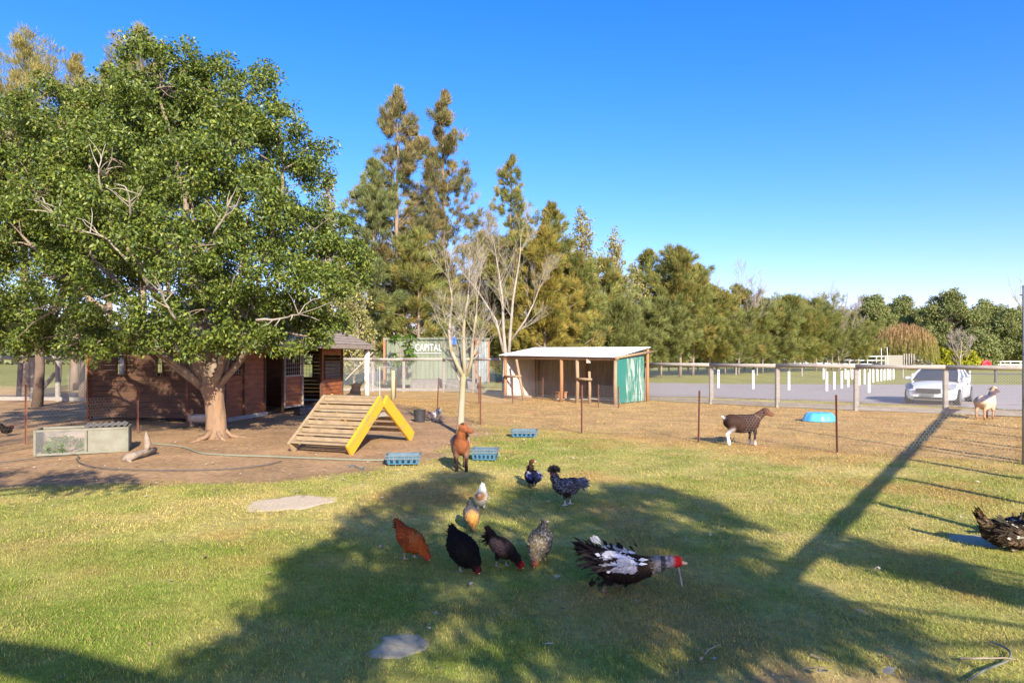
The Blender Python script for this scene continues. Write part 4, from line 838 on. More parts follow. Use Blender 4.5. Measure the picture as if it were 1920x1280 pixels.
# white bollards along the drive
posts = [(1347,693,727),(1412,694,729),(1479,696,731),(1544,690,708),(1550,697,733),(1564,697,730),(1578,695,728),(1590,694,725),(1585,691,709),(1598,692,708),(1611,693,722),(1621,692,720),(1629,699,736),(1631,692,709),(1637,692,717),(1645,692,715),(1652,692,714),(1658,692,713),(1664,692,712),(1669,692,712),(1675,692,711),(1711,700,721),(1722,694,708),(1818,695,714)]
labs = ['leftmost white bollard along the gravel drive','second white bollard from the left along the drive','third white bollard from the left along the drive','far white bollard beyond the tilted row, leftmost far one','leftmost white bollard of the close-set row right of the blank stretch','second white bollard of the close-set row','third white bollard of the close-set row','fourth white bollard of the close-set row','far white bollard seen between the fourth and fifth of the close-set row','far white bollard close behind the fence post','fifth white bollard of the close-set row, just right of a fence post','sixth white bollard of the close-set row','nearest and largest white bollard on the gravel','far white bollard hidden behind the nearest big one','seventh white bollard of the close-set row, right of the big one','eighth white bollard of the close-set row','ninth white bollard of the close-set row','tenth white bollard of the close-set row','eleventh white bollard of the close-set row','twelfth white bollard of the close-set row','last white bollard at the right end of the close-set row','short white bollard just left of the car mirror','white bollard behind the car bonnet, near its left pillar','white bollard behind the right side of the car']
for (px, ty, by), lab in zip(posts, labs):
    if by < 712 and px < 1640: by = 711
    g = G(px, by); g.z = 0; hh = (by-ty)/F*g.y; wd = .13 if hh > 0 else .1
    t = thing('bollard', g, lab, 'bollard', 'white bollards around the gravel drive'); mb = MB(); mb.box(g+Vector((0, 0, hh/2)), (wd, .07, hh), None, .012); mb.build('shaft', W['white'], t)
    if px in (1347, 1412, 1479, 1629, 1711): mb = MB(); mb.box(g+Vector((0, -.038, hh-.12)), (.06, .01, .09)); mb.build('reflector', W['red'] if px in (1629, 1711) else W['black'], t)

# ------------------------------------------------------------ low chicken wire fence with star pickets
rnd = random.Random(14)
cw = thing('wire_netting_fence', Vector((-.9, 19.0, 0)), 'low hexagonal netting fence on rusty pickets across the yard', 'fence')
pk = [((820, 767), 708), ((901, 796), 706), ((1091, 812), 722), ((1310, 828), 732), ((1570, 848), 740)]
def picket(par, g, topz, lean=0):
    mb = MB(); a = Vector(g); b = Vector((g[0]+lean, g[1], topz))
    for k in range(3): an = k*2.094+.5; o = Vector((math.cos(an), math.sin(an), 0))*.013; mb.beam(a+o, b+o, .026, .005, up=Vector((-math.sin(an), math.cos(an), 0)))
    for k in range(16): q = a.lerp(b, .1+k*.056); mb.box(q+Vector((0, -.012, 0)), (.03, .008, .012))
    return mb.build('picket', W['rust'], par)
gpk = []
for i, ((px, by), ty) in enumerate(pk): g = G(px, by); gpk.append(g); picket(cw, g, H+(HY-ty)/F*g.y, [.05, 0, 0, .02, -.02][i])
gpk.append(Vector((9.15, 12.3, 0))); g2 = Vector((11.4, 11.1, 0)); gpk.append(g2)
mb = MB(); wr_ = MB()
for i, (a, b) in enumerate(zip(gpk, gpk[1:])):
    hexwire(mb, a, b, .03, .92, .036, .0026)
    for h in (.05, .45, .93, 1.05):
        wr_.tube([z(a, h), z(a.lerp(b, .5), h-.03), z(b, h)], .0022, 4, False)
mb.build('wire_mesh', W['wire'], cw); wr_.build('strand', W['rust'], cw)
# back netting in front of the shelter
cw2 = thing('wire_netting_fence', G(898, 756), 'low netting fence on rusty pickets just in front of the goat shelter', 'fence')
q2 = [G(742, 746), G(898, 757), G(961, 755.5), G(1018, 748), G(1122, 763), G(1160, 765)]
for g, ty in zip(q2[:4], (710, 704, 705, 701)): picket(cw2, g, H+(HY-ty)/F*g.y)
picket(cw2, G(1122, 763), .85); picket(cw2, q2[5], .8)
mb = MB()
for a, b in zip(q2, q2[1:]): hexwire(mb, a, b, .03, .85, .055, .0045)
mb.build('wire_mesh', W['wire'], cw2)
# left netting in front of the stable
cw3 = thing('wire_netting_fence', G(48, 832), 'netting fence on thin dark pickets in front of the stable wall', 'fence'); l3 = [Vector((-14.5, 15.3, 0)), G(48, 832), G(258, 811), G(350, 800)]
for g, ty in zip(l3[1:], (720, 729, 706)): picket(cw3, g, H+(HY-ty)/F*g.y)
mb = MB()
for a, b in zip(l3, l3[1:]): hexwire(mb, a, b, .03, .95, .045, .0014)
mb.build('wire_mesh', W['wire'], cw3)
# yard gate by the container
g0 = G(687, 747); g1 = G(712, 747)
t = thing('pipe_gate', g0, 'small galvanised pipe gate left of the mossy post', 'gate'); mb = MB(); hz = 1.42
mb.tube([g0, z(g0, hz), z(g1, hz), g1], .022, 7); mb.tube([z(g0, .35), z(g1, .35)], .016, 6); mb.tube([z(g1, hz), z(G(735, 747), hz)], .02, 6)
for k in range(1, 7): q = g0.lerp(g1, k/7); mb.tube([z(q, .3), z(q, hz-(.2 if k % 2 else 0))], .012, 5)
mb.build('gate_frame', W['steel'], t)
g = G(737, 750); t = thing('timber_post', g, 'greenish mossy round post at the end of the pipe gate', 'post'); mb = MB(); mb.tube([g, z(g, H-29/F*g.y)], .09, 10); mb.build('shaft', mat('mossy_post', (.38, .38, .20), (.34, .30, .20), 3, .9), t, smooth=True)
t = thing('timber_prop', G(690, 738), 'thin pale diagonal timber brace behind the stable post', 'prop'); mb = MB(); mb.beam(P(648, 712, 34), P(700, 660, 34), .10, .06); mb.build('prop_beam', W['greywood'], t)
# feed racks behind the netting (corrugated troughs)
for i, (a, b, lab) in enumerate(((772, 835, 'long grey corrugated sheet trough under the container, left one'), (838, 895, 'grey corrugated sheet trough under the container, right one'))):
    t = thing('feed_trough', Vector(((a-960)/F*37.6, 37.6, 0)), lab, 'trough', 'corrugated troughs under the container'); mb = MB(); p0 = Vector(((a-960)/F*37.6, 37.6, 0)); p1 = Vector(((b-960)/F*37.6, 37.4, 0)); k = 8
    for j in range(k):
        t0 = j/k*1.5; t1 = (j+1)/k*1.5; o0 = Vector((0, -.5*math.cos(t0), .02+.62*math.sin(t0))); o1 = Vector((0, -.5*math.cos(t1), .02+.62*math.sin(t1))); mb.add([p0+o0, p1+o0, p1+o1, p0+o1, p0+o0*.97, p1+o0*.97, p1+o1*.97, p0+o1*.97], [(0, 1, 2, 3), (7, 6, 5, 4)])
    mb.build('sheet', W['shedwall'], t)

# ---- tall post at right edge
g = Vector(((1922-960)/F*12.2, 12.2, 0)); t = thing('timber_post', g, 'tall grey round post at the right edge of the yard', 'post'); mb = MB(); mb.tube([z(g, -.1), z(g, 1.6), z(g, 3.19)], [.048, .044, .04], 10, wob=.06, rnd=rnd); mb.build('shaft', W['greywood'], t, smooth=True)
mb = MB(); mb.tube([z(g, 1.95)+Vector((-.055, -.055, .02)), z(g, 1.95)+Vector((.06, -.055, .02))], .012, 5); mb.tube([z(g, 3.02)+Vector((-.09, 0, 0)), z(g, 3.02)+Vector((.5, 0, 0))], .012, 5); mb.build('wire_tie', W['dark'], t)
# bare twigs right edge
g = Vector((10.5, 13.6, 0)); bare('leafless_shrub', g, 90, 'sparse leafless yellow shrub at the right edge behind the tall post', [([g, z(g, 1.2), z(g+Vector((-.1, 0, 0)), 2.0)], [.04, .03, .02], .9)], 'bark_lichen', depth=2, thin=.8)
# ---- high fence out of frame on the right; its rail and posts lay long shadows over the lawn
hh = 2.6; a = Vector((5.14-.72*3.4, 2.39-3.4, 0)); b = Vector((16.3, 17.9, 0)); t = thing('high_rail_fence', b, 'high timber fence with vine-wrapped top rail just right of the view', 'fence'); dd = (b-a).normalized(); n = 11
pp = [a.lerp(b, i/40)+Vector((0, 0, hh+.008*math.sin(i*1.7))) for i in range(41)]; mb = MB(); mb.tube(pp, [.07+.007*math.sin(i*2.3)+.004*math.sin(i*5.7) for i in range(41)], 9, wob=.12, rnd=rnd); mb.build('rail', W['bark_dark'], t, smooth=True)
s0 = Vector((4.83+SH.x*SK*hh, 9.0+SH.y*SK*hh, 0)); 
for k in range(-1, 7):
    q = s0+dd*2.28*k
    if (q-a).dot(dd) < 0: continue
    mb = MB(); mb.tube([z(q, -.1), z(q, 1.3)+Vector((.02, 0, 0)), z(q, hh)], [.085, .075, .07], 8, wob=.2, rnd=rnd); mb.build('post', W['bark_dark'], t, smooth=True)
# ------------------------------------------------------------ climbing ramp
rl = Vector((-4.55, 13.7, 0)); rr_ = Vector((-3.2, 13.2, 0)); ex = (rr_-rl).normalized(); ey = Vector((-ex.y, ex.x, 0)); WD = 1.44; BL = 2.78; AH = 1.0
rp = thing('climbing_ramp', rl, 'yellow and bare wood A-shaped climbing ramp with steps in the dirt yard', 'ramp')
def RP(u, v, h): return rl+ex*u+ey*v+Vector((0, 0, h))
def side(u, v0, v1, sgn, m):
    mb = MB(); a = RP(u, v0, .06); b = RP(u, v1, AH-.02); mb.beam(a, b, .06, .27, up=(0, 0, 1), bev=.006); return mb.build('side_board', W[m], rp)
side(.03, .12, BL/2-.06, 1, 'palewood'); side(WD-.03, .12, BL/2-.06, 1, 'yellow'); side(.03, BL-.12, BL/2+.06, 1, 'yellow'); side(WD-.03, BL-.12, BL/2+.06, 1, 'yellow')
mb = MB(); mb.beam(RP(WD-.029, .16, .185), RP(WD-.029, BL/2-.10, 1.068), .075, .012); mb.build('side_cap', W['palewood'], rp)
for s in range(2):
    for k in range(6):
        t = (k+.35)/6.1; v = .12+(BL/2-.2)*t; h = .10+(AH-.10)*t+.015
        if s: v = BL-v
        mb = MB(); dz = -1 if s else 1; mb.beam(RP(.07, v-dz*.065, h+.03), RP(WD-.07, v-dz*.065, h+.03), .15, .035, bev=.004); mb.build('tread', W['palewood'], rp)
        mb = MB(); rh = .082 if not s else .05; mb.beam(RP(.07, v+dz*.075, h+.048+rh/2), RP(WD-.07, v+dz*.075, h+.048+rh/2), .024, rh, bev=.003); mb.build('riser', W['palewood'], rp)
mb = MB(); mb.beam(RP(.03, BL/2-.06, AH+.055), RP(WD-.10, BL/2-.06, AH+.055), .22, .04, bev=.005); mb.build('top_plank', W['palewood'], rp)
mb = MB(); mb.beam(RP(.04, BL/2-.28, AH-.22), RP(WD-.04, BL/2-.28, AH-.22), .05, .1); mb.beam(RP(WD-.1, BL/2-.3, AH-.32), RP(WD-.1, BL/2+.3, AH-.32), .04, .09); mb.build('crossbar', W['greywood'], rp)

# ------------------------------------------------------------ hutch
h0 = G(66, 855); h1 = G(239, 846); hd = (h1-h0).normalized(); hn = Vector((-hd.y, hd.x, 0)); HL = (h1-h0).length; hw = .62; hh_ = .50
hu = thing('rabbit_hutch', h0, 'low cream framed wire run with plants inside at the left of the dirt yard', 'hutch')
HPt = lambda u, v, h: h0+hd*u+hn*v+Vector((0, 0, h))
mb = MB()
for a, b in ((HPt(0, 0, 0), HPt(0, 0, hh_)), (HPt(HL, 0, 0), HPt(HL, 0, hh_)), (HPt(0, hw, 0), HPt(0, hw, hh_)), (HPt(HL, hw, 0), HPt(HL, hw, hh_)), (HPt(.02, 0, hh_-.02), HPt(HL-.02, 0, hh_-.02)), (HPt(.02, hw, hh_-.02), HPt(HL-.02, hw, hh_-.02)), (HPt(0, .02, hh_-.022), HPt(0, hw-.02, hh_-.022)), (HPt(HL, .02, hh_-.022), HPt(HL, hw-.02, hh_-.022)), (HPt(.02, 0, .02), HPt(HL-.02, 0, .02)), (HPt(.02, hw, .02), HPt(HL-.02, hw, .02)), (HPt(HL*.54, .003, .02), HPt(HL*.54, .003, hh_-.02))): mb.beam(a, b, .045, .04)
mb.build('frame', W['hutch'], hu)
for a, b in ((HPt(HL*.56, .0, .25), HPt(HL-.03, .0, .25)), (HPt(0, .03, .24), HPt(0, hw-.03, .24)), (HPt(HL*.5, hw, .24), HPt(HL-.03, hw, .24)), (HPt(HL, .03, .24), HPt(HL, hw-.03, .24))): mb = MB(); mb.beam(a, b, .015, .42); mb.build('panel', W['hutch'], hu)
for v_, u_ in ((-.005, .54), (hw, .5)): mb = MB(); chainlink(mb, HPt(.02, v_, 0), HPt(HL*u_, v_, 0), .03, hh_-.04, .032, .003, hn); mb.build('wire_mesh', W['wire'], hu)
rnd = random.Random(6); mb = MB(); wave(mb, HPt(HL*.50, -.03, hh_+.015), HPt(HL-.02, -.03, hh_+.03), HPt(HL-.02, hw+.03, hh_+.05), HPt(HL*.5, hw+.03, hh_+.04), 7, .02); mb.build('lid_sheet', W['shedwall'], hu, smooth=True)
bush('weed_clump', HPt(HL*.28, hw*.5, 0), .36, .34, 480, [(.10, .17, .03), (.15, .22, .04)], 'green weeds growing inside the wire run', 'plants', L=.06, per=34, nb=34)

# crates
def crate(px0, px1, py, label, rz, wid, dep=.40, hgt=.165):
    g = G((px0+px1)/2, py); g.y += .2; t = thing('plastic_crate', g, label, 'crate', 'blue plastic crates on the lawn', rz); wx, wy = wid/2, dep/2; tp = 1.0; bt = .88
    body = MB(); lo = [(-wx*bt, -wy*bt), (wx*bt, -wy*bt), (wx*bt, wy*bt), (-wx*bt, wy*bt)]; hi = [(-wx, -wy), (wx, -wy), (wx, wy), (-wx, wy)]
    zl, zh = .012, hgt; zm = zl+(zh-zl)*.55
    for i in range(4):   # walls with slots
        a0 = Vector((*lo[i], zl)); b0_ = Vector((*lo[(i+1) % 4], zl)); a1_ = Vector((*hi[i], zh)); b1_ = Vector((*hi[(i+1) % 4], zh)); n = 11 if i % 2 == 0 else 8
        for j in range(n):
            u0, u1 = j/n, (j+1)/n; pts = lambda u, v: a0.lerp(b0_, u).lerp(a1_.lerp(b1_, u), v)
            if j % 2 == 1:
                body.add([pts(u0, 0), pts(u1, 0), pts(u1, .16), pts(u0, .16)], [(0, 1, 2, 3)]); body.add([pts(u0, .5), pts(u1, .5), pts(u1, 1), pts(u0, 1)], [(0, 1, 2, 3)])
            else: body.add([pts(u0, 0), pts(u1, 0), pts(u1, 1), pts(u0, 1)], [(0, 1, 2, 3)])
    body.add([Vector((*p, zl)) for p in lo], [(0, 1, 2, 3)]); body.add([Vector((p[0]*.99, p[1]*.99, zl+.045)) for p in lo], [(0, 1, 2, 3)]); body.build('body', W['blue'], t, world=False)
    rim = MB(); 
    for (hz_, gr, wdt) in ((zh, 1.0, .028), (zh-.055, 1.0, .02)):
        for i in range(4): a = Vector((hi[i][0]*gr, hi[i][1]*gr, hz_)); b = Vector((hi[(i+1) % 4][0]*gr, hi[(i+1) % 4][1]*gr, hz_)); rim.beam(a, b, wdt, .014+.0015*i)
    for i in range(4):
        for j in range(1, 9): a = Vector((*hi[i], zh-.028)); b = Vector((*hi[(i+1) % 4], zh-.028)); q = a.lerp(b, j/9); rim.box(q, (.012, .012, .045))
    rim.build('rim', W['bluegrey'], t, world=False)
crate(719, 788, 872, 'blue-grey plastic crate at the edge of the dirt, left of the brown goat', R(5), .60)
crate(884, 934, 864, 'blue plastic crate on the grass just right of the brown goat', R(-8), .47, .36, .20)
crate(956, 1011, 820, 'turquoise blue plastic crate farthest back near the netting', R(-3), .62, .42, .16)

# upturned shell pool
g = G(1536, 789); t = thing('shell_pool', g, 'light blue plastic shell-shaped paddling pool lying upside down on dry grass', 'pool'); vs = []; fs = []; nR = 14; nA = 48
for i in range(nR+1):
    r = i/nR
    for j in range(nA):
        a = j/nA*6.283; lob = 1+.05*abs(math.sin(a*4.5)); hgt = .24*(1-max(0, (r-.62)/.38)**2.2); rib = .018*abs(math.sin(a*4.5))*math.sin(min(1, r*1.3)*math.pi/2); vs.append((r*lob*.46*math.cos(a)*1.02, r*lob*.38*math.sin(a), hgt+rib-.02*(1-r)+.005))
for i in range(nR):
    for j in range(nA): fs.append((i*nA+j, (i+1)*nA+j, (i+1)*nA+(j+1) % nA, i*nA+(j+1) % nA))
mb = MB(); mb.add(vs, fs); mb.tube([(.46*1.05*math.cos(a/24*6.283)*(1+.0), .39*1.03*math.sin(a/24*6.283), .02) for a in range(25)], .018, 6, False); mb.build('shell', W['aqua'], t, world=False, smooth=True)

# black tub, trough, basin
g = G(787, 790); t = thing('black_tub', g, 'black plastic tub in the dirt behind the climbing ramp', 'tub'); mb = MB(); mb.tube([g, z(g, .33)], [.15, .18], 16, False); mb.tube([z(g, .33), z(g, .05)], [.165, .14], 16, True); mb.ring(z(g, .33), (0, 0, 1), .175, .012, 20, 6); mb.build('shell', W['black'], t)
g = G(378, 800); t = thing('half_drum_trough', g, 'grey half-drum trough on a stand behind the fig trunk', 'trough'); mb = MB(); p0 = g+Vector((-.45, .3, .3)); p1 = g+Vector((.4, .15, .3)); k = 10; vs = []
for j in range(k+1): a = math.pi*j/k; o = Vector((0, .22*math.cos(a), -.22*math.sin(a))); vs += [p0+o, p1+o]
mb.add(vs, [(2*j, 2*j+1, 2*j+3, 2*j+2) for j in range(k)]); mb.add(vs[::2], [tuple(range(k+1))]); mb.add(vs[1::2], [tuple(range(k+1))]); mb.build('shell', W['concrete'], t)
mb = MB()
for q in (p0.lerp(p1, .12), p0.lerp(p1, .88)): mb.beam(z(q, .1)+Vector((0, -.18, 0)), z(q, .1)+Vector((0, .18, 0)), .06, .2)
mb.build('stand', W['bark_mid'], t)
g = G(575, 776); t = thing('water_tub', g+Vector((0, 0, 0)), 'low dark grey tub on the ground at the stable doorway', 'tub'); mb = MB(); mb.box(g+Vector((0, 0, .12)), (.75, .4, .24), Matrix.Rotation(.9, 3, 'Z'), .03); mb.build('shell', W['dark'], t)

# log + hoses + stones and sand patch + litter
a = G(232, 868); t = thing('driftwood_log', a, 'weathered forked log with an upright stub lying in the dirt beside the wire run', 'log'); mb = MB(); rnd = random.Random(8)
p = lambda px, py, d, : P(px, py, d)
mb.tube([P(230, 862, 12.6), P(240, 858, 12.6), P(256, 852, 12.8), P(275, 846, 13.1), P(291, 842, 13.4)], [.05, .085, .06, .05, .045], 9, wob=.25, rnd=rnd); mb.tube([P(273, 846, 13.1), P(277, 832, 13.1), P(275, 820, 13.1), P(274, 809, 13.1)], [.05, .06, .05, .012], 8, wob=.25, rnd=rnd)
mb.tube([P(238, 860, 12.6), P(246, 866, 12.5)], [.05, .02], 7, wob=.2, rnd=rnd); mb.build('wood', W['driftwood'], t, smooth=True)
def hose(name, pts, r, m, label, zz=None):
    v = [G(x, y) for x, y in pts]; out_ = []
    for i in range(len(v)-1):
        p0 = v[max(0, i-1)]; p1 = v[i]; p2 = v[i+1]; p3 = v[min(len(v)-1, i+2)]
        for k in range(8): s = k/8; out_.append(.5*((2*p1)+(p2-p0)*s+(2*p0-5*p1+4*p2-p3)*s*s+(3*p1-p0-3*p2+p3)*s**3)+Vector((0, 0, r+.012)))
    out_.append(v[-1]+Vector((0, 0, r+.012))); mb = MB(); mb.tube(out_, r, 7); return tag(mb.build(name, W[m], None, smooth=True), label, 'hose')
hose('garden_hose', [(284, 833), (330, 837), (352, 842), (378, 851), (430, 855), (500, 857), (600, 861), (680, 864), (724, 864)], .010, 'hose', 'pale green hose running across the dirt in front of the ramp')
hose('garden_hose', [(-60, 872), (0, 869), (60, 862), (120, 856), (142, 853), (147, 858), (143, 864), (160, 873), (200, 880), (280, 883), (360, 883), (440, 880), (500, 873), (527, 866)], .009, 'hoseblack', 'black hose curving over the dirt in front of the wire run')
hose('garden_hose', [(1856, 1207), (1880, 1216), (1895, 1228), (1889, 1243), (1870, 1252), (1845, 1262), (1815, 1282)], .0075, 'hosegrey', 'faded grey hose loop on the grass in the lower right corner')
hose('garden_hose', [(652, 877), (663, 874), (671, 878), (680, 880), (683, 876)], .008, 'blue', 'short bit of blue rope on the dirt left of the nearest crate')
for i, (c, (m, lab)) in enumerate(zip(STONES_SAND, [('sand', 'pale sandy bare patch in the sunlit grass'), ('stone', 'grey flat stone slab in the shaded grass at the bottom'), ('stone', 'round grey stepping stone under the dark duck at the right')])):
    rs = np.random.RandomState(i+3); n = 44; ring = []; cx, cy, rx, ry = c  # the first one is bare sandy ground, modelled like the stones
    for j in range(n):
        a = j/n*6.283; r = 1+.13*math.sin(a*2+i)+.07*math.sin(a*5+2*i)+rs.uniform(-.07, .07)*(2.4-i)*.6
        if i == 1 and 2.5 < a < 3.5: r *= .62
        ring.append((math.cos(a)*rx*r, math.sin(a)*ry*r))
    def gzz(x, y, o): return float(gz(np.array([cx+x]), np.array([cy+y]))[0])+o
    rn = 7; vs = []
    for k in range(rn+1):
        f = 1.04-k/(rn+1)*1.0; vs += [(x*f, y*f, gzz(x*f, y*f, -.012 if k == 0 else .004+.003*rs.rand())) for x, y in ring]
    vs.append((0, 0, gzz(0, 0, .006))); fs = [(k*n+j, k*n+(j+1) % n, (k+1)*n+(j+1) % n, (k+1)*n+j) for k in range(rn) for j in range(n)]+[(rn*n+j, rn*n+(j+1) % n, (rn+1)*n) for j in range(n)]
    me = bpy.data.meshes.new('stone_sand_patch'); me.from_pydata(vs, [], fs); me.materials.append(W[m]); me.polygons.foreach_set('use_smooth', np.ones(len(fs), bool)); o = link('stone_sand_patch', me); o.location = (cx, cy, .0); tag(o, lab, 'stone')
rs = np.random.RandomState(55); n = 3200; d = np.sqrt(rs.uniform(16, 22*22, n)); x = rs.uniform(-.8, .8, n)*d; keep = (poly_sd(DIRT, x, d) > -1.5) | (poly_sd(DIRT2, x, d) > -.5) | (rs.rand(n) < .22)
x = x[keep]; d = d[keep]; n = len(x); a = rs.uniform(0, 6.28, n); dr_ = np.stack([np.cos(a), np.sin(a), rs.uniform(-.1, .35, n)], 1)
tag(link('leaf_litter', leafmesh('leaf_litter', np.stack([x, d, np.full(n, .018)], 1), dr_, np.array([[0, 0, 1.]])+rs.normal(size=(n, 3))*.3, rs.uniform(.03, .085, n), rs.uniform(.015, .035, n), np.array([[.40, .30, .19], [.30, .19, .11], [.52, .46, .36]])[rs.randint(0, 3, n)]*(.7+.5*rs.rand(n, 1)), W['litter'])), 'scattered dry fallen leaves and wood chips on the dirt', 'leaf litter', kind='stuff')
for i, (px, py, s, lab) in enumerate([(878, 1096, .045, 'small white feather on the grass in front of the black hen'), (1045, 1081, .05, 'pale curled leaf on the grass right of the black hen'), (807, 1175, .03, 'little white feather just above the grey stone slab'), (1650, 1066, .07, 'large pale dead leaf in the shade at the right'), (1538, 1255, .09, 'long pale dead leaf at the edge of the bare earth'), (1655, 1258, .09, 'pale curled dead leaf near the bottom right'), (1082, 1083-70, .05, 'pale leaf on the grass behind the drake tail'), (1800, 970, .06, 'pale flat stone chip on the grass left of the dark duck')]):
    rs = np.random.RandomState(i); g = G(px, py, .03); n = 4; me = leafmesh('dead_leaf', rs.normal(size=(n, 3))*.006, np.stack([np.cos(rs.rand(n)*1.2+i), np.sin(rs.rand(n)*1.2+i), .2+.3*rs.rand(n)], 1), np.tile([[0., -.6, .8]], (n, 1))+rs.normal(size=(n, 3))*.2, np.full(n, s*.8), np.full(n, s*.35), np.tile([[.42, .39, .32]], (n, 1)), W['litter']); o = link('feather' if 'feather' in lab else 'dead_leaf', me); o.location = g; tag(o, lab, 'feather' if 'feather' in lab else 'leaf')
for i, (p0, p1, r, lab) in enumerate([((1800, 1239), (1905, 1246), .007, 'straight thin dry stick crossing the grey hose'), ((1320, 1232), (1350, 1218), .006, 'short pale stick at the left end of the bare earth'), ((1520, 1232), (1562, 1250), .006, 'thin curved twig on the bare earth edge'), ((1505, 1258), (1545, 1262), .005, 'thin twig beside the long dead leaf')]):
    mb = MB(); a, b = G(*p0), G(*p1); rn = random.Random(i); pts, rad = limb(rn, z(a, .02), z(b, .035), r, r*.6, 5, .06); mb.tube(pts, rad, 6); tag(mb.build('stick', W['driftwood']), lab, 'stick')

# ------------------------------------------------------------ car
CX = 15.88; CY = 25.9; ch = math.atan2(-.75, -.66)   # heading of the nose
car = thing('parked_car', Vector((CX+.1, CY+.3, 0)), 'white sedan parked nose-on behind the chain link fence', 'car', rz=0); CM = Matrix.Rotation(ch, 4, 'Z')
def carpt(l): return [CM @ Vector(p) for p in l]
# stations from nose x=0 back to x=-4.6; half profile (y,z)
st_ = [(.02,.60,.22,.55,.62),(-.10,.74,.20,.60,.68),(-.35,.84,.17,.66,.76),(-.75,.885,.16,.74,.86),(-1.2,.90,.16,.80,.93),(-1.7,.905,.16,.84,.97),(-2.3,.91,.16,.86,.99),(-3.0,.91,.16,.88,1.0),(-3.6,.90,.16,.90,1.02),(-4.1,.88,.18,.90,1.03),(-4.45,.82,.24,.86,1.0),(-4.62,.70,.34,.80,.94)]
vs = []; fs = []; prof = lambda w_, zb, zs, zc: [(0, zb), (w_*.85, zb), (w_*.985, zb+.08), (w_, zb+.25), (w_*1.0, (zb+zs)/2+.06), (w_*.985, zs-.06), (w_*.93, zs), (w_*.80, zs+(zc-zs)*.55), (w_*.45, zc-.01), (0, zc)]
for x_, w_, zb, zs, zc in st_:
    pr = prof(w_, zb, zs, zc); full = [(-y, h) for y, h in pr[::-1]][:-1]+pr; vs += [(x_, y, h) for y, h in full]
m_ = len(vs)//len(st_)
for i in range(len(st_)-1):
    for j in range(m_-1): fs.append((i*m_+j, i*m_+j+1, (i+1)*m_+j+1, (i+1)*m_+j))
fs.append(tuple(range(m_))[::-1]); fs.append(tuple(range((len(st_)-1)*m_, len(st_)*m_)))
mb = MB(); mb.add(carpt(vs), fs); body = mb.build('body', W['carpaint'], car, world=False, smooth=True); sm = body.modifiers.new('Subdivision', 'SUBSURF'); sm.levels = 1; sm.render_levels = 2
gs = [(-1.25, .80, .93, .935), (-1.72, .72, .96, 1.22), (-2.15, .62, .98, 1.41), (-2.8, .61, 1.0, 1.445), (-3.3, .60, 1.0, 1.42), (-3.85, .66, 1.02, 1.20), (-4.2, .72, 1.03, 1.05)]
def ghouse(scale=1.0, dz=0):
    vs = []
    for x_, wt, zb, zt in gs:
        wb = .82; wt2 = wt*scale
        vs += [(x_, -wb*scale, zb-.06), (x_, -(wt2+.04), zt-.06+dz) if zt-zb > .08 else (x_, -wt2, zt), (x_, -wt2*.75, zt+dz), (x_, 0, zt+.015+dz), (x_, wt2*.75, zt+dz), (x_, (wt2+.04), zt-.06+dz) if zt-zb > .08 else (x_, wt2, zt), (x_, wb*scale, zb-.06)]
    return vs
gv = ghouse(); nG = 7; front = MB(); sideg = MB(); roofm = MB(); cv = carpt(gv)
f_glass = []; f_side = []; f_roof = []
for i in range(len(gs)-1):
    for j in range(6):
        q = (i*nG+j, i*nG+j+1, (i+1)*nG+j+1, (i+1)*nG+j)
        if j in (0, 5): (f_side if 0 < i < 5 else f_roof).append(q)
        elif i in (0, 1): f_glass.append(q)
        elif i in (4, 5): f_glass.append(q)
        else: f_roof.append(q)
front.add(cv, [q for q in f_glass if q[0] < 3*nG]); front.build('windscreen', W['glass'], car, world=False, smooth=True); rg_ = MB(); rg_.add(cv, [q for q in f_glass if q[0] >= 3*nG]); rg_.build('rear_window', W['glass'], car, world=False, smooth=True)
for sd2 in (0, 5): sideg = MB(); sideg.add(cv, [q for q in f_side if q[0] % nG == sd2]); sideg.build('side_window', W['glass'], car, world=False)
roofm.add(cv, f_roof); roofm.build('roof', W['carpaint'], car, world=False, smooth=True)
for s in (-1, 1):
    mb = MB()
    for i0 in (0, 1, 2, 3, 4, 5): a = Vector(gv[i0*nG+(1 if s < 0 else 5)]); b = Vector(gv[(i0+1)*nG+(1 if s < 0 else 5)]); mb.beam(CM @ (a+Vector((0, s*.006, .006))), CM @ (b+Vector((0, s*.006, .006))), .07, .05)
    mb.beam(CM @ Vector((-2.75, s*.80, .95)), CM @ Vector((-2.78, s*.655, 1.39)), .05, .07)
    mb.build('window_pillar', W['carpaint'], car, world=False)
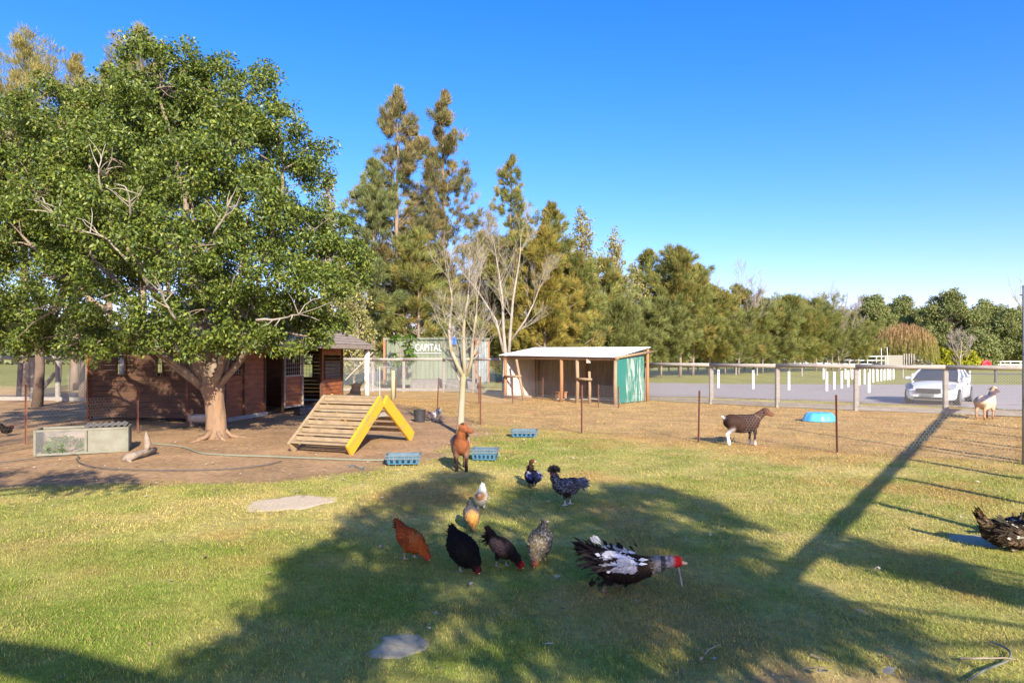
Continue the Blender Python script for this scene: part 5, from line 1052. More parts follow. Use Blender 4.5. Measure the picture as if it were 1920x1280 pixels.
for s in (-1, 1):
    for x_ in (-.85, -3.7):
        w0 = Vector((x_, s*.80, .32)); mb = MB(); mb.tube([CM @ (w0-Vector((0, s*.11, 0))), CM @ (w0+Vector((0, s*.115, 0)))], .32, 28); wh = mb.build('wheel', W['tyre'], car, world=False); mb = MB(); mb.tube([CM @ (w0+Vector((0, s*.10, 0))), CM @ (w0+Vector((0, s*.125, 0)))], .21, 20); mb.build('rim', W['chrome'], wh, world=False)
    h = [(-.12, s*.50, .60), (-.10, s*.52, .73), (-.42, s*.70, .84), (-.58, s*.84, .82), (-.40, s*.855, .68), (-.18, s*.73, .60)]
    mb = MB(); hv = [CM @ (Vector(p)+Vector((.055, s*.012, .012))) for p in h]; hv2 = [CM @ (Vector(p)+Vector((-.12, -s*.04, -.03))) for p in h]; mb.add(hv+hv2, [tuple(range(6)) if s > 0 else tuple(range(6))[::-1]]+[(k, (k+1) % 6, 6+(k+1) % 6, 6+k) for k in range(6)]); mb.build('headlight', W['headlight'], car, world=False)
    mb = MB(); mb.box(CM @ Vector((-1.55, s*1.0, 1.0)), (.12, .2, .13), CM.to_3x3(), .03); mb.beam(CM @ Vector((-1.55, s*.86, .95)), CM @ Vector((-1.55, s*.95, .98)), .05, .03); mb.build('wing_mirror', W['carpaint'], car, world=False)
    mb = MB(); mb.tube([CM @ Vector((.0, s*.56, .32)), CM @ Vector((.03, s*.56, .32))], .05, 12); mb.build('fog_lamp', W['headlight'], car, world=False)
    for x_ in (-1.45, -2.72, -3.65): mb = MB(); mb.beam(CM @ Vector((x_, s*.912, .28)), CM @ Vector((x_, s*.90, .90)), .006, .012); mb.build('door_seam', W['dark'], car, world=False)
    for x_ in (-2.5, -3.4): mb = MB(); mb.box(CM @ Vector((x_, s*.925, .78)), (.18, .03, .03), CM.to_3x3()); mb.build('door_handle', W['dark'], car, world=False)
mb = MB(); mb.beam(CM @ Vector((.045, -.42, .565)), CM @ Vector((.045, .42, .565)), .07, .16, bev=.02); gr = mb.build('grille', W['black'], car, world=False); mb = MB()
for k in range(4): mb.beam(CM @ Vector((.085, -.40, .51+k*.037)), CM @ Vector((.085, .40, .51+k*.037)), .012, .008)
mb.beam(CM @ Vector((.085, -.44, .655)), CM @ Vector((.085, .44, .655)), .02, .02); mb.ring(CM @ Vector((.095, 0, .57)), CM.to_3x3() @ Vector((1, 0, 0)), .045, .009, 16, 6); mb.build('grille_bars', W['chrome'], gr, world=False)
mb = MB(); mb.beam(CM @ Vector((.035, -.50, .29)), CM @ Vector((.035, .50, .29)), .05, .09, bev=.02); mb.build('air_intake', W['black'], car, world=False)
mb = MB(); mb.beam(CM @ Vector((.07, -.20, .42)), CM @ Vector((.07, .20, .42)), .02, .11); mb.build('number_plate', W['bluegrey'], car, world=False)
mb = MB(); mb.beam(CM @ Vector((-1.27, -.75, .965)), CM @ Vector((-1.35, .1, .985)), .02, .02); mb.beam(CM @ Vector((-1.27, .05, .97)), CM @ Vector((-1.35, .75, .98)), .02, .02); mb.build('wiper', W['black'], car, world=False)

# ------------------------------------------------------------ animals: smooth blended bodies (surface nets)
def sdf_body(prims, vox, k=.03, noise=None):
    lo = np.full(3, 1e9); hi = -lo
    for p in prims:
        if p[0] == 'c': pts = [(p[1], p[3]), (p[2], p[4])]
        else: pts = [(p[1], max(p[2]))]
        for c, r in pts: lo = np.minimum(lo, np.array(c)-r-3*vox); hi = np.maximum(hi, np.array(c)+r+3*vox)
    n = np.ceil((hi-lo)/vox).astype(int)+1; ax = [lo[i]+np.arange(n[i])*vox for i in range(3)]; Xg = np.stack(np.meshgrid(*ax, indexing='ij'), -1)
    def ev(Q):
        acc = None; ds = []
        for p in prims:
            if p[0] == 'c':
                a = np.array(p[1]); b = np.array(p[2]); ab = b-a; t = np.clip(((Q-a) @ ab)/(ab @ ab+1e-12), 0, 1); d = np.linalg.norm(Q-a-t[..., None]*ab, axis=-1)-(p[3]+(p[4]-p[3])*t)
            else:
                v = Q-np.array(p[1]); r = np.array(p[2]); rm = np.array(Matrix.Rotation(p[3], 3, 'Y').transposed()) if p[3] else np.eye(3); v = v @ rm.T
                k0 = np.linalg.norm(v/r, axis=-1); k1 = np.linalg.norm(v/(r*r), axis=-1)+1e-9; d = k0*(k0-1)/k1
            ds.append(d); rr = max(p[3], p[4]) if p[0] == 'c' else max(p[2]); kk = min(k, 1.3*rr)
            acc = d if acc is None else np.minimum(acc, d)-np.maximum(kk-np.abs(acc-d), 0)**2/(4*kk)
        return acc, ds
    Fv, _ = ev(Xg); s = Fv < 0; nx, ny, nz = Fv.shape
    off = [(i, j, l) for i in (0, 1) for j in (0, 1) for l in (0, 1)]; sub = lambda A, o: A[o[0]:nx-1+o[0], o[1]:ny-1+o[1], o[2]:nz-1+o[2]]
    cnt = sum(sub(s, o).astype(int) for o in off); act = (cnt > 0) & (cnt < 8); ci = np.argwhere(act); idx = -np.ones(act.shape, int); idx[act] = np.arange(len(ci))
    acc = np.zeros((len(ci), 3)); w_ = np.zeros((len(ci), 1))
    for o in off:
        for a_ in range(3):
            if o[a_]: continue
            o2 = list(o); o2[a_] = 1; f0 = Fv[tuple((ci+o).T)]; f1 = Fv[tuple((ci+o2).T)]; m = (f0 < 0) != (f1 < 0); t = np.where(m, f0/(f0-f1+1e-12), 0); p = np.array(o)[None].repeat(len(ci), 0).astype(float); p[:, a_] += t; acc += p*m[:, None]; w_ += m[:, None]
    V = lo+(ci+acc/w_)*vox; faces = []
    for a_ in range(3):
        b_, c_ = (a_+1) % 3, (a_+2) % 3; sl0 = [slice(None)]*3; sl1 = [slice(None)]*3; sl0[a_] = slice(0, -1); sl1[a_] = slice(1, None); ch_ = s[tuple(sl0)] != s[tuple(sl1)]; e = np.argwhere(ch_); e = e[(e[:, b_] > 0) & (e[:, c_] > 0) & (e[:, b_] < Fv.shape[b_]-1) & (e[:, c_] < Fv.shape[c_]-1)]
        q = []
        for db, dc in ((0, 0), (1, 0), (1, 1), (0, 1)): g = e.copy(); g[:, b_] -= db; g[:, c_] -= dc; q.append(idx[tuple(g.T)])
        q = np.stack(q, 1); fl = s[tuple(e.T)]; q[~fl] = q[~fl][:, ::-1]; faces.append(q)
    Fa = np.concatenate(faces); Fa = Fa[(Fa >= 0).all(1)]; acc_, ds = ev(V); ds = np.stack(ds, 1); wt = np.exp(-(ds-ds.min(1, keepdims=True))/(.24*k)); wt /= wt.sum(1, keepdims=True); Cp = np.array([p[-1] for p in prims]); col = wt @ Cp
    e_ = vox*.5; N = np.stack([ev(V+np.eye(3)[i]*e_)[0]-ev(V-np.eye(3)[i]*e_)[0] for i in range(3)], 1); N /= np.linalg.norm(N, axis=1, keepdims=True)+1e-9
    return V, Fa, col, N, ds.argmin(1)
def c_(a, b, r0, r1, col): return ('c', a, b, r0, r1, col)
def e_(c, r, rot, col): return ('e', c, r, rot, col)
def feathers_on(V, N, col, sel, rs, n, back, L, wd, jit=.25, lift=.12):
    ii = np.where(sel)[0]; k = ii[rs.randint(0, len(ii), n)]; b = np.array(back)[None]; d = b-N[k]*(N[k] @ np.array(back))[:, None]; d = d/(np.linalg.norm(d, axis=1, keepdims=True)+1e-6)+N[k]*lift+rs.normal(size=(n, 3))*jit*.5
    return V[k]+N[k]*.001, d, N[k]+rs.normal(size=(n, 3))*.1, L*(.6+.8*rs.rand(n)), wd*(.7+.6*rs.rand(n)), col[k]*(.75+.5*rs.rand(n, 1))

def hen(name, loc, head, label, cat, posture, C, S=1.0, seed=0, comb=1, group=None, speck=None, tail='fan', fluff=1.0, tuck=0, featherleg=False):
    rs = np.random.RandomState(seed+1); body, neck, tailc, wing, leg, belly = C['body'], C.get('neck', C['body']), C.get('tail', C['body']), C.get('wing', C['body']), C.get('leg', (.5, .42, .2)), C.get('belly', C['body'])
    root = thing(name, loc, label, cat, group, rz=R(head)); root.scale = (S, S, S); f = fluff; face = C.get('face', (.6, .05, .04))
    if posture == 'peck': pit = -.55; nb = (.10, 0, .165); nm = (.170, 0, .115); hd = (.222, 0, .060); bc = (0, 0, .190); bk = (.255, 0, .022); up = .34
    elif posture == 'stand': pit = .12; nb = (.10, 0, .25); nm = (.145, 0, .32); hd = (.155, 0, .375); bc = (0, 0, .215); bk = (.205, 0, .362); up = .36
    else: pit = -.05; nb = (.10, 0, .20); nm = (.15, 0, .225); hd = (.175, 0, .25); bc = (0, 0, .165); bk = (.22, 0, .235); up = .36
    tb = (-.105, 0, .255 if posture != 'stand' else .25); tt = (-.185, 0, .36) if posture != 'stand' else (-.20, 0, .30)
    pr = [e_(bc, (.145*f, .088*f, .092*f), -pit, body), e_((bc[0]-.055, 0, bc[2]+.02), (.095*f, .078*f, .078*f), .5, body), e_((bc[0]+.055, 0, bc[2]-.01), (.085*f, .074*f, .08*f), .3, belly),
          e_((-.01, .068*f, bc[2]+.025), (.105, .03, .055), -pit*.8, wing), e_((-.01, -.068*f, bc[2]+.025), (.105, .03, .055), -pit*.8, wing), c_(nb, nm, .066*f, .043*f, neck), c_(nm, hd, .041*f, .024, neck), e_(hd, (.03, .023, .026), 0, C.get('head', neck)),
          c_(tb, tt, .062*f, .026, tailc), e_((hd[0]+.016, 0, hd[2]-.004), (.014, .0225, .014), 0, face)]
    for s in (-1, 1):
        kx = -.01+.03*s*(1 if seed % 2 else -1); pr += [c_((-.01, s*.045, .15), (kx, s*.045, .085), .045*f, .02, belly if not C.get('thigh') else C['thigh']), c_((kx, s*.045, .09), (kx-.005, s*.045, .012), .0078 if not featherleg else .022, .0072 if not featherleg else .02, leg)]
        for a in (-.5, 0, .5, 3.1): pr.append(c_((kx-.005, s*.045, .010), (kx-.005+.042*math.cos(a), s*.045+.04*math.sin(a), .004), .006, .004, leg))
    V, Fa, col, N, who = sdf_body(pr, .0062, .028); feat = (who < 7) | (who == 8)
    nz = rs.rand(len(V), 1); col = col*(.8+.4*nz)
    if speck is not None: m = (vnoise(V[:, 0]*300, V[:, 2]*300+V[:, 1]*220, seed) > .60) & feat; col[m] = col[m]*.3+np.array(speck)*.7
    link('body', fastmesh('body', V, Fa, 4, col, W['plume'], True), root)
    a = feathers_on(V, N, col, feat, rs, int(1500*f), (-1, 0, .25 if posture == 'peck' else -.1), .030, .014); t = []
    tv = np.array(tt)-np.array(tb); tv /= np.linalg.norm(tv); nt_ = 46; sp = rs.uniform(-1, 1, nt_)
    if tail == 'fan': tp_ = np.array(tb)[None]+tv*rs.uniform(.0, .07, nt_)[:, None]+np.stack([0*sp, sp*.022, -.01*np.abs(sp)], 1); td = tv[None]+np.stack([-.25*np.abs(sp), sp*.28, rs.uniform(-.5, .25, nt_)], 1); tl = rs.uniform(.06, .115, nt_); tw_ = np.full(nt_, .026)
    else: tp_ = np.array(tb)[None]+tv*rs.uniform(-.01, .05, nt_)[:, None]+np.stack([0*sp, sp*.025, 0*sp], 1); td = np.stack([-1-.2*rs.rand(nt_), sp*.35, rs.uniform(-.75, .45, nt_)], 1); tl = rs.uniform(.09, .17, nt_); tw_ = np.full(nt_, .022)
    tc = np.array(C.get('tailf', tailc))*(.7+.6*rs.rand(nt_, 1)); parts = [np.concatenate([u, v]) for u, v in zip(a, (tp_, td, np.tile([[-.3, 0, 1.]], (nt_, 1))+rs.normal(size=(nt_, 3))*.5, tl, tw_, tc))]
    link('feathers', leafmesh('feathers', *parts, W['feather'], fold=.12, wide=.6, bend=.12), root)
    mb = MB(); hv = Vector(hd); bv = Vector(bk); mb.tube([hv.lerp(bv, .45), hv.lerp(bv, .8), bv], [.011, .008, .001], 7); mb.build('beak', W['horn'], root, world=False, smooth=True)
    if comb:
        fw = (bv-hv).normalized(); upv = Vector((-fw.z, 0, fw.x)) if fw.x > 0 else Vector((0, 0, 1)); pts = []; cs = MB(); q = [(-.024, .012), (-.022, .034*comb), (-.012, .026), (-.004, .044*comb), (.004, .028), (.013, .040*comb), (.019, .022), (.024, .008)]
        pl_ = [hv+fw*u+upv*(v+.006) for u, v in q]; cs.add([p+Vector((0, .004, 0)) for p in pl_]+[p-Vector((0, .004, 0)) for p in pl_], [tuple(range(8)), tuple(range(8, 16))[::-1]]+[(k, (k+1) % 8, 8+(k+1) % 8, 8+k) for k in range(8)]); cs.build('comb', W['flesh'], root, world=False)
        mb = MB()
        for s in (-1, 1): q = hv+fw*.018-upv*.018+Vector((0, s*.010, 0)); mb.tube([q, q-upv*.018, q-upv*.032*comb], [.006, .011, .003], 7)
        mb.build('wattle', W['flesh'], root, world=False, smooth=True)
    mb = MB()
    for s in (-1, 1): q = hv+Vector((.010, s*.0235, .006)); mb.tube([q-Vector((0, s*.003, 0)), q+Vector((0, s*.002, 0))], [.005, .003], 8)
    mb.build('eye', W['eye'], root, world=False)
    return root
RST = dict(body=(.36, .085, .018), neck=(.40, .10, .02), tail=(.22, .05, .015), tailf=(.06, .025, .02), wing=(.22, .05, .016), belly=(.46, .17, .045), leg=(.55, .38, .22))
hen('hen', G(770, 1047), -33, 'rust-brown hen pecking on the left of the front row', 'hen', 'peck', RST, .93, 1, fluff=1.12)
BLK = dict(body=(.013, .012, .010), neck=(.010, .009, .007), leg=(.35, .33, .28), face=(.30, .03, .03))
hen('hen', G(868, 1068), -50, 'large fluffy black hen pecking beside the rust-brown one', 'hen', 'peck', BLK, .98, 2, comb=.7, fluff=1.34)
DKB = dict(body=(.05, .032, .022), neck=(.010, .008, .008), tail=(.022, .014, .010), tailf=(.05, .03, .018), wing=(.19, .12, .085), belly=(.09, .065, .045), leg=(.30, .28, .25), thigh=(.015, .012, .01), face=(.7, .03, .03))
hen('rooster', G(942, 1062), -34, 'slim dark brown rooster with bright red comb between the black and speckled hens', 'rooster', 'peck', DKB, .90, 3, comb=1.25, tail='long', fluff=.9)
BAR = dict(body=(.12, .095, .055), neck=(.22, .16, .065), tail=(.15, .105, .05), tailf=(.12, .10, .08), wing=(.12, .095, .062), belly=(.18, .145, .075), leg=(.5, .45, .15))
hen('hen', G(1012, 1054), -105, 'speckled grey-brown hen pecking at the right of the front row', 'hen', 'peck', BAR, .93, 4, fluff=1.25, speck=(.42, .39, .32))
GOLD = dict(body=(.10, .095, .095), neck=(.55, .27, .06), tail=(.06, .055, .06), wing=(.10, .09, .085), belly=(.5, .30, .10), leg=(.5, .3, .2), head=(.55, .27, .06), face=(.6, .25, .1))
hen('hen', G(884, 990), -78, 'round grey hen with golden neck bending towards the viewer', 'hen', 'peck', GOLD, .74, 5, comb=0, fluff=1.25)
WHT = dict(body=(.62, .58, .46), neck=(.50, .25, .09), tail=(.66, .64, .58), wing=(.60, .56, .45), belly=(.60, .48, .28), leg=(.6, .57, .52), head=(.58, .45, .34), face=(.5, .22, .12))
hen('bantam', G(902, 952), -96, 'white bantam with ginger bib and feathered feet facing the viewer', 'bantam', 'look', WHT, .76, 6, fluff=1.15, comb=.35, featherleg=True)
GRY = dict(body=(.065, .06, .055), neck=(.055, .05, .048), tail=(.10, .11, .13), tailf=(.22, .25, .32), wing=(.05, .05, .055), belly=(.03, .022, .018), leg=(.62, .60, .58), thigh=(.035, .022, .016), head=(.05, .048, .05), face=(.5, .03, .04))
pc = hen('crested_rooster', G(1062, 946), 174, 'shaggy charcoal rooster with big feather crest facing left in the shade', 'rooster', 'stand', GRY, 1.1, 7, comb=.5, tail='long', speck=(.30, .31, .34), fluff=1.0)
rs = np.random.RandomState(9); n = 420; v = rdir(rs, n); v[:, 2] = np.abs(v[:, 2]); hd_ = np.array([.148, 0, .39]); link('crest', leafmesh('crest', hd_+v*.035, v*[1, 1, .7]+[-.25, 0, .15], rdir(rs, n), rs.uniform(.03, .06, n), np.full(n, .012), np.array([.13, .12, .10])*(.5+1.2*rs.rand(n, 1)), W['feather'], bend=.4), pc)
far = dict(body=(.60, .55, .48), neck=(.50, .30, .16), tail=(.4, .42, .46), tailf=(.35, .38, .42), leg=(.6, .55, .4))
hen('hen', G(812, 789), 168, 'small white and grey hen far back beside the black tub', 'hen', 'look', far, 1.0, 10, tail='long')
blk2 = dict(body=(.03, .02, .016), neck=(.04, .018, .012), leg=(.2, .15, .1), face=(.35, .03, .02))
hen('hen', G(12, 817), 75, 'small dark hen walking by the picket at the far left', 'hen', 'look', blk2, .85, 11, tail='fan')

# ---- muscovy ducks
def duck(loc, head, label, kind, S=1.0, seed=0):
    rs = np.random.RandomState(seed); root = thing('muscovy_duck', loc, label, 'duck', rz=R(head)); root.scale = (S, S, S); DK = (.022, .016, .013); BR = (.05, .034, .022); WH = (.80, .77, .70); leg = (.16, .12, .08)
    if kind == 'drake': root.scale = (S, S, S*1.15)
    if kind == 'drake':
        pr = [e_((-.05, 0, .175), (.22, .12, .11), .22, DK), e_((.10, 0, .175), (.13, .088, .085), -.05, BR), c_((-.20, 0, .25), (-.36, 0, .31), .06, .03, DK), e_((-.05, .09, .225), (.15, .045, .075), .25, BR), e_((-.05, -.09, .225), (.15, .045, .075), .25, BR),
              c_((.18, 0, .18), (.30, 0, .205), .066, .052, DK), c_((.30, 0, .205), (.40, 0, .225), .058, .042, (.50, .46, .38)), e_((.448, 0, .225), (.056, .035, .040), .1, (.62, .01, .012)), c_((.45, 0, .25), (.475, 0, .252), .016, .013, (.62, .01, .012))]
        hd, bk = Vector((.455, 0, .225)), Vector((.545, 0, .215)); legs = [(-.03, .07, -.03), (-.12, -.06, -.06)]
    elif kind == 'away':
        pr = [e_((-.02, 0, .15), (.20, .10, .085), -.1, (.03, .028, .04)), c_((-.18, 0, .16), (-.30, 0, .16), .05, .025, (.03, .03, .05)), e_((-.06, .075, .17), (.15, .035, .07), 0, (.045, .06, .22)), e_((-.06, -.075, .17), (.15, .035, .07), 0, (.045, .06, .22)),
              c_((.13, 0, .17), (.17, 0, .27), .05, .032, (.035, .022, .018)), c_((.17, 0, .27), (.165, -.012, .35), .03, .026, (.035, .022, .018)), e_((.165, -.03, .365), (.03, .036, .026), 0, (.06, .03, .022)), e_((.165, -.045, .362), (.022, .02, .018), 0, (.40, .05, .035))]
        hd, bk = Vector((.165, -.045, .362)), Vector((.17, -.105, .352)); legs = [(.0, .05, 0), (.0, -.05, 0)]
    else:
        pr = [e_((0, 0, .13), (.23, .12, .115), .10, BR), e_((.10, 0, .12), (.16, .11, .10), 0, (.05, .03, .02)), c_((-.17, 0, .19), (-.26, 0, .335), .055, .022, (.065, .045, .012)), e_((0, .10, .15), (.19, .04, .085), .1, (.035, .03, .02)), e_((0, -.10, .15), (.19, .04, .085), .1, (.05, .035, .022)),
              c_((.20, 0, .15), (.33, 0, .2), .05, .035, DK), e_((.37, 0, .205), (.045, .032, .034), 0, (.5, .03, .02))]
        hd, bk = Vector((.375, 0, .205)), Vector((.45, 0, .19)); legs = [(.02, .06, 0), (.0, -.06, 0)]
    for x_, y_, dx in legs:
        pr += [c_((x_, y_, .12), (x_+dx*.3, y_, .06), .035, .016, DK), c_((x_+dx*.3, y_, .06), (x_+dx, y_, .012), .011, .010, leg)]
        for a in (-.45, 0, .45): pr.append(c_((x_+dx, y_, .010), (x_+dx+.06*math.cos(a), y_+.05*math.sin(a), .004), .008, .004, leg))
    V, Fa, col, N, who = sdf_body(pr, .0068, .03); nf = len(pr)-2*5
    if kind == 'drake': m = ((np.abs(V[:, 0]+.02) < .14) & (V[:, 2] > .165) & (np.abs(V[:, 1]) > .045)); m &= vnoise(V[:, 0]*26, V[:, 2]*26, 3) > .12; col[m] = np.array(WH); m = (np.abs(V[:, 0]-.335) < .02) & (V[:, 2] > .15); col[m] *= .3; m = (V[:, 0] > .29) & (vnoise(V[:, 0]*30, V[:, 2]*70, 5) > .6) & (V[:, 0] < .40); col[m] *= .55
    if kind == 'side':  m = (vnoise(V[:, 0]*22, V[:, 2]*40, 8) > .72) & (V[:, 0] > -.05); col[m] = np.array((.45, .42, .33)); m = (vnoise(V[:, 0]*14, V[:, 2]*22, 18) > .66); col[m] = np.array((.13, .085, .05))
    if kind == 'away': m = (np.abs(np.abs(V[:, 1])-.095) < .03) & (V[:, 0] < .0) & (V[:, 0] > -.14) & (V[:, 2] > .165); col[m] = np.array((.62, .62, .64))
    col *= .8+.4*rs.rand(len(V), 1); link('body', fastmesh('body', V, Fa, 4, col, W['plume'], True), root)
    feat = (who < (6 if kind == 'drake' else 5)); a = feathers_on(V, N, col, feat, rs, 1900, (-1, 0, .05), .040, .018)
    def quills(base, spread, dirv, n, L, cl, wq=.03, dsp=.3): 
        p_ = np.array(base)[None]+rs.normal(size=(n, 3))*np.array(spread); d = np.array(dirv)[None]+rs.normal(size=(n, 3))*dsp*np.array([.4, 1, 1]); return p_, d, np.tile([[0, -.5, 1.]], (n, 1))+rs.normal(size=(n, 3))*.4, L*(.7+.5*rs.rand(n)), np.full(n, wq), np.array(cl)*(.7+.6*rs.rand(n, 1))
    Q = [a]
    if kind == 'drake':
        Q += [quills((-.24, 0, .27), (.03, .05, .03), (-1, 0, .38), 34, .18, (.035, .028, .022)), quills((-.22, 0, .22), (.03, .06, .03), (-1, 0, -.1), 26, .13, (.10, .075, .05)), quills((-.13, .11, .24), (.05, .02, .03), (-1, .25, .12), 16, .15, (.03, .025, .02)), quills((-.13, -.12, .23), (.05, .02, .03), (-1, -.25, .1), 16, .15, (.07, .05, .035)),
              quills((-.20, 0, .34), (.01, .012, .01), (-1, 0, .75), 4, .10, WH, .035, .1), quills((.0, -.10, .23), (.06, .012, .028), (-1, -.12, .0), 120, .085, WH, .03, .25), quills((.0, .10, .24), (.06, .012, .02), (-1, .12, .05), 30, .085, WH, .03, .25), quills((-.02, 0, .30), (.09, .03, .01), (-1, 0, .6), 24, .07, DK, .025, .6), quills((-.14, -.05, .10), (.06, .03, .02), (-.8, 0, -.6), 26, .06, DK, .03, .4)]
    elif kind == 'away': Q += [quills((-.24, 0, .165), (.03, .03, .01), (-1, 0, .05), 22, .12, (.04, .045, .09)), quills((-.12, .07, .2), (.04, .02, .01), (-1, -.12, .0), 14, .11, (.04, .05, .16)), quills((-.12, -.07, .2), (.04, .02, .01), (-1, .12, .0), 14, .11, (.04, .05, .16))]
    else: Q += [quills((-.22, 0, .27), (.015, .02, .03), (-.55, 0, 1), 22, .13, (.075, .05, .014), .03, .15), quills((-.04, -.13, .16), (.07, .01, .03), (-1, -.1, .22), 30, .13, (.05, .038, .026)), quills((-.05, 0, .23), (.08, .03, .01), (-1, 0, .5), 26, .12, (.05, .045, .03))]
    link('feathers', leafmesh('feathers', *[np.concatenate(u) for u in zip(*Q)], W['feather'], fold=.1, wide=.65, bend=.05), root)
    mb = MB(); mb.tube([hd.lerp(bk, .3), hd.lerp(bk, .7), bk], [.018, .013, .008], 8); mb.build('bill', W['horn'], root, world=False, smooth=True)
    if kind != 'away':
        mb = MB(); rn = random.Random(seed)
        for k in range(16):
            q = hd+Vector((rn.uniform(-.02, .035), rn.choice((-1, 1))*rn.uniform(.022, .032), rn.uniform(-.02, .028))); mb.tube([q-Vector((0, .003, 0)), q+Vector((0, .003, 0))], rn.uniform(.005, .009), 6)
        mb.build('caruncle', W['flesh'], root, world=False, smooth=True)
    mb = MB(); q = hd+Vector((.0, -.034, .012)); mb.tube([q, q-Vector((0, .003, 0))], [.006, .003], 8); mb.build('eye', W['eye'], root, world=False); return root
duck(G(1168, 1106), -6, 'black and white muscovy drake with red face stretching its neck over a stick', 'drake', .96, 31)
duck(G(998, 911), 100, 'blue-backed dark duck standing with its back to the viewer, head turned right', 'away', .95, 32)
dkr = duck(G(1892, 1029), -12, 'dark brown muscovy resting by the round stepping stone at the right edge', 'side', 1.05, 33)
duck(Vector((5.45, 7.35, 0)), 205, 'second muscovy pecking from beyond the right edge, only its red face showing', 'side', .8, 34)
# stick by the drake's bill
g = G(1276, 1100); mb = MB(); mb.tube([P(1268, 1041, 5.62), P(1273, 1068, 5.6), P(1279, 1098, 5.58)], [.008, .009, .007], 7); tag(mb.build('stick', W['greywood']), 'short grey stick standing in the grass at the drake bill', 'stick')

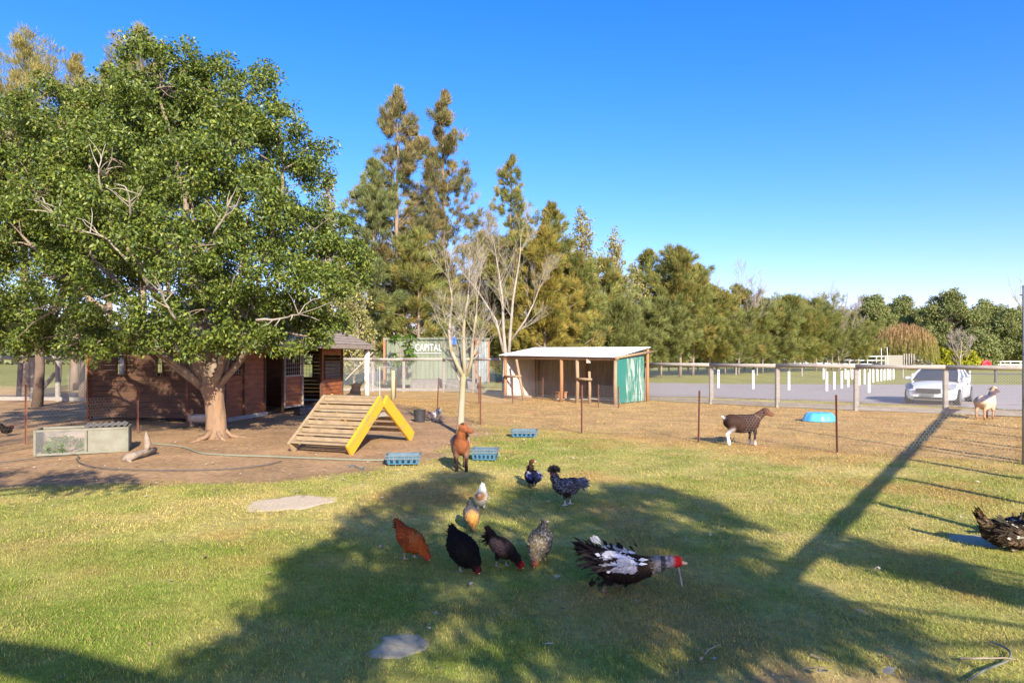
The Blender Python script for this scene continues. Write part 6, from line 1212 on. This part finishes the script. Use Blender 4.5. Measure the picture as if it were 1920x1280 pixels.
# ---- goats and sheep
def goat(name, loc, head, label, cat, C, S=1.0, seed=0, yaw=0, ears='up', beard=False, horns=False, tail_up=True, thin=1.0, collar=False, neck_up=1.0, belly=1.0):
    rs = np.random.RandomState(seed); root = thing(name, loc, label, cat, rz=R(head)); root.scale = (S, S, S); b, n_c, lg, ft, bl, fc = C['body'], C.get('neck', C['body']), C['leg'], C['foot'], C.get('belly', C['body']), C.get('face', C['body']); rear = C.get('rear', lg)
    cy, sy = math.cos(yaw), math.sin(yaw); hb = Vector((.40, 0, .78+.02*neck_up)) if neck_up >= 1 else Vector((.46, 0, .70)); hf = lambda u, v, w_: tuple(hb+Vector((u*cy-v*sy, u*sy+v*cy, w_)))
    pr = [e_((-.02, 0, .46), (.33, .155*belly, .165*belly), 0, b), e_((.20, 0, .47), (.16, .125, .17), .2, C.get('chest', b)), e_((-.24, 0, .49), (.16, .135, .155), 0, b), e_((-.02, 0, .38), (.24, .14*belly, .13*belly), 0, bl), e_((0, 0, .57), (.30, .07, .06), 0, C.get('back', b)),
          c_((.24, 0, .53), tuple(Vector((.24, 0, .53)).lerp(hb, .62)), .115, .078, n_c), c_(tuple(Vector((.24, 0, .53)).lerp(hb, .55)), tuple(hb), .074, .055, n_c), e_(hf(.015, 0, .015), (.075, .058, .065), 0, fc), c_(hf(.03, 0, .0), hf(.185, 0, -.06), .052, .027, C.get('muzzle', fc)), c_(hf(.05, 0, -.03), hf(.15, 0, -.075), .035, .022, C.get('muzzle', fc))]
    for s in (-1, 1):
        j = .03*s*(1 if seed % 2 else -1)
        pr += [c_((.20, s*.085, .42), (.215+j, s*.085, .27), .062, .034, b), c_((.215+j, s*.085, .27), (.205+j, s*.085, .07), .028, .020, lg), c_((.205+j, s*.085, .07), (.215+j, s*.085, .015), .022, .026, ft),
               c_((-.27, s*.085, .47), (-.22-j, s*.09, .33), .10, .060, C.get('thigh', b)), c_((-.22-j, s*.09, .33), (-.315-j, s*.085, .225), .052, .030, rear), c_((-.315-j, s*.085, .225), (-.285-j, s*.085, .06), .026, .020, rear), c_((-.285-j, s*.085, .06), (-.27-j, s*.085, .015), .022, .026, ft)]
        if ears == 'up': pr.append(c_(hf(-.01, s*.05, .03), hf(-.05, s*.105, .055), .018, .007, fc))
        elif ears == 'side': pr.append(c_(hf(-.01, s*.05, .02), hf(-.03, s*.14, -.01), .02, .008, fc))
    pr.append(c_((-.37, 0, .55), (-.43, 0, .61 if tail_up else .48), .03, .02, C.get('tail', b)))
    V, Fa, col, N, who = sdf_body(pr, .0105, .05)
    if C.get('dorsal'): m = (np.abs(V[:, 1]) < .03) & (N[:, 2] > .55); col[m] = C['dorsal']
    if C.get('patch'):
        m = (vnoise(V[:, 0]*9, V[:, 2]*9+V[:, 1]*5, seed+7) > .62) & (V[:, 0] < .2) & (V[:, 2] > .3); col[m] = col[m]*.3+np.array(C['patch'])*.7
    st = vnoise(V[:, 0]*30+V[:, 1]*20, V[:, 2]*12, seed); col = col*(.78+.44*st[:, None])*(.92+.16*rs.rand(len(V), 1)); link('body', fastmesh('body', V, Fa, 4, col, W['fur'], True), root)
    # short coat
    k = rs.randint(0, len(V), 5200); d = np.array([[-.9, 0, -.35]])-N[k]*((N[k]*np.array([[-.9, 0, -.35]])).sum(1, keepdims=True)); d = d+N[k]*.15+rs.normal(size=(len(k), 3))*.15; d[np.linalg.norm(d, axis=1) < .05] = (0, 0, -1)
    link('coat', leafmesh('coat', V[k]-N[k]*.002, d, N[k], rs.uniform(.014, .03, len(k))*thin, np.full(len(k), .006), col[k]*(.7+.6*rs.rand(len(k), 1)), W['feather'], fold=.05), root)
    mb = MB()
    for s in (-1, 1): q = Vector(hf(.045, s*.052, .03)); mb.tube([q, q+Vector((.002*cy, 0, 0))+Vector((-s*sy, s*cy, 0))*.008], [.009, .005], 8)
    mb.build('eye', W['eye'], root, world=False)
    if beard:
        k = 60; p0 = np.array(hf(.09, 0, -.09)); link('beard', leafmesh('beard', p0+rs.normal(size=(k, 3))*.012, np.array([[.1*cy, .1*sy, -1.]])+rs.normal(size=(k, 3))*.12, rdir(rs, k), rs.uniform(.06, .11, k), np.full(k, .008), np.tile([C.get('dorsal', b)], (k, 1))*1.2, W['feather']), root)
    if horns:
        mb = MB()
        for s in (-1, 1): mb.tube([hf(.0, s*.028, .06), hf(-.03, s*.035, .10), hf(-.075, s*.045, .115)], [.014, .011, .004], 7)
        mb.build('horn', W['dark'], root, world=False, smooth=True)
    if collar: mb = MB(); q = Vector((.31, 0, .60)); mb.ring(q, (.55, 0, .9), .098, .009, 22, 6); mb.build('collar', W['hutch'], root, world=False, smooth=True)
    return root
BG = dict(chest=(.26, .088, .032), body=(.22, .12, .08), neck=(.28, .09, .032), face=(.27, .088, .032), muzzle=(.28, .10, .04), leg=(.035, .018, .012), foot=(.02, .014, .012), rear=(.10, .05, .03), belly=(.33, .20, .13), back=(.16, .06, .03), thigh=(.42, .33, .27), tail=(.7, .62, .55), dorsal=(.05, .025, .018))
goat('goat', G(862, 884)+Vector((0, .22, 0)), -82, 'brown nanny goat with black legs and beard standing side-faced in front of the bare tree', 'goat', BG, .94, 41, yaw=1.25, ears='up', beard=True)
DG = dict(body=(.05, .024, .016), neck=(.08, .034, .02), face=(.10, .04, .024), muzzle=(.20, .075, .035), leg=(.05, .025, .018), foot=(.75, .70, .62), rear=(.78, .74, .68), belly=(.05, .025, .018), thigh=(.05, .025, .017), tail=(.8, .76, .7), dorsal=(.03, .018, .012))
goat('goat', G(1392, 833), -2, 'dark brown goat with white hind legs and white tail behind the netting', 'goat', DG, 1.02, 42, ears='side', horns=False, collar=True, belly=1.05, neck_up=0)
SG = dict(body=(.62, .49, .35), neck=(.62, .44, .29), face=(.60, .40, .26), muzzle=(.66, .52, .40), leg=(.52, .30, .17), foot=(.30, .16, .09), rear=(.50, .28, .16), belly=(.66, .50, .36), tail=(.6, .5, .4))
goat('sheep', G(1849, 785), 30, 'cream shorn sheep with tan legs by the rail fence right of the car', 'sheep', SG, 1.12, 43, yaw=-.25, ears='side', tail_up=False, belly=1.05)
# resting dark goat behind the ramp: only its back shows over the top
RG = dict(body=(.05, .03, .02), leg=(.04, .02, .015), foot=(.03, .02, .015))
goat('goat', Vector((-4.04, 17.3, .0)), 96, 'dark animal whose back just shows over the top of the climbing ramp', 'goat', RG, 1.55, 44, neck_up=0)
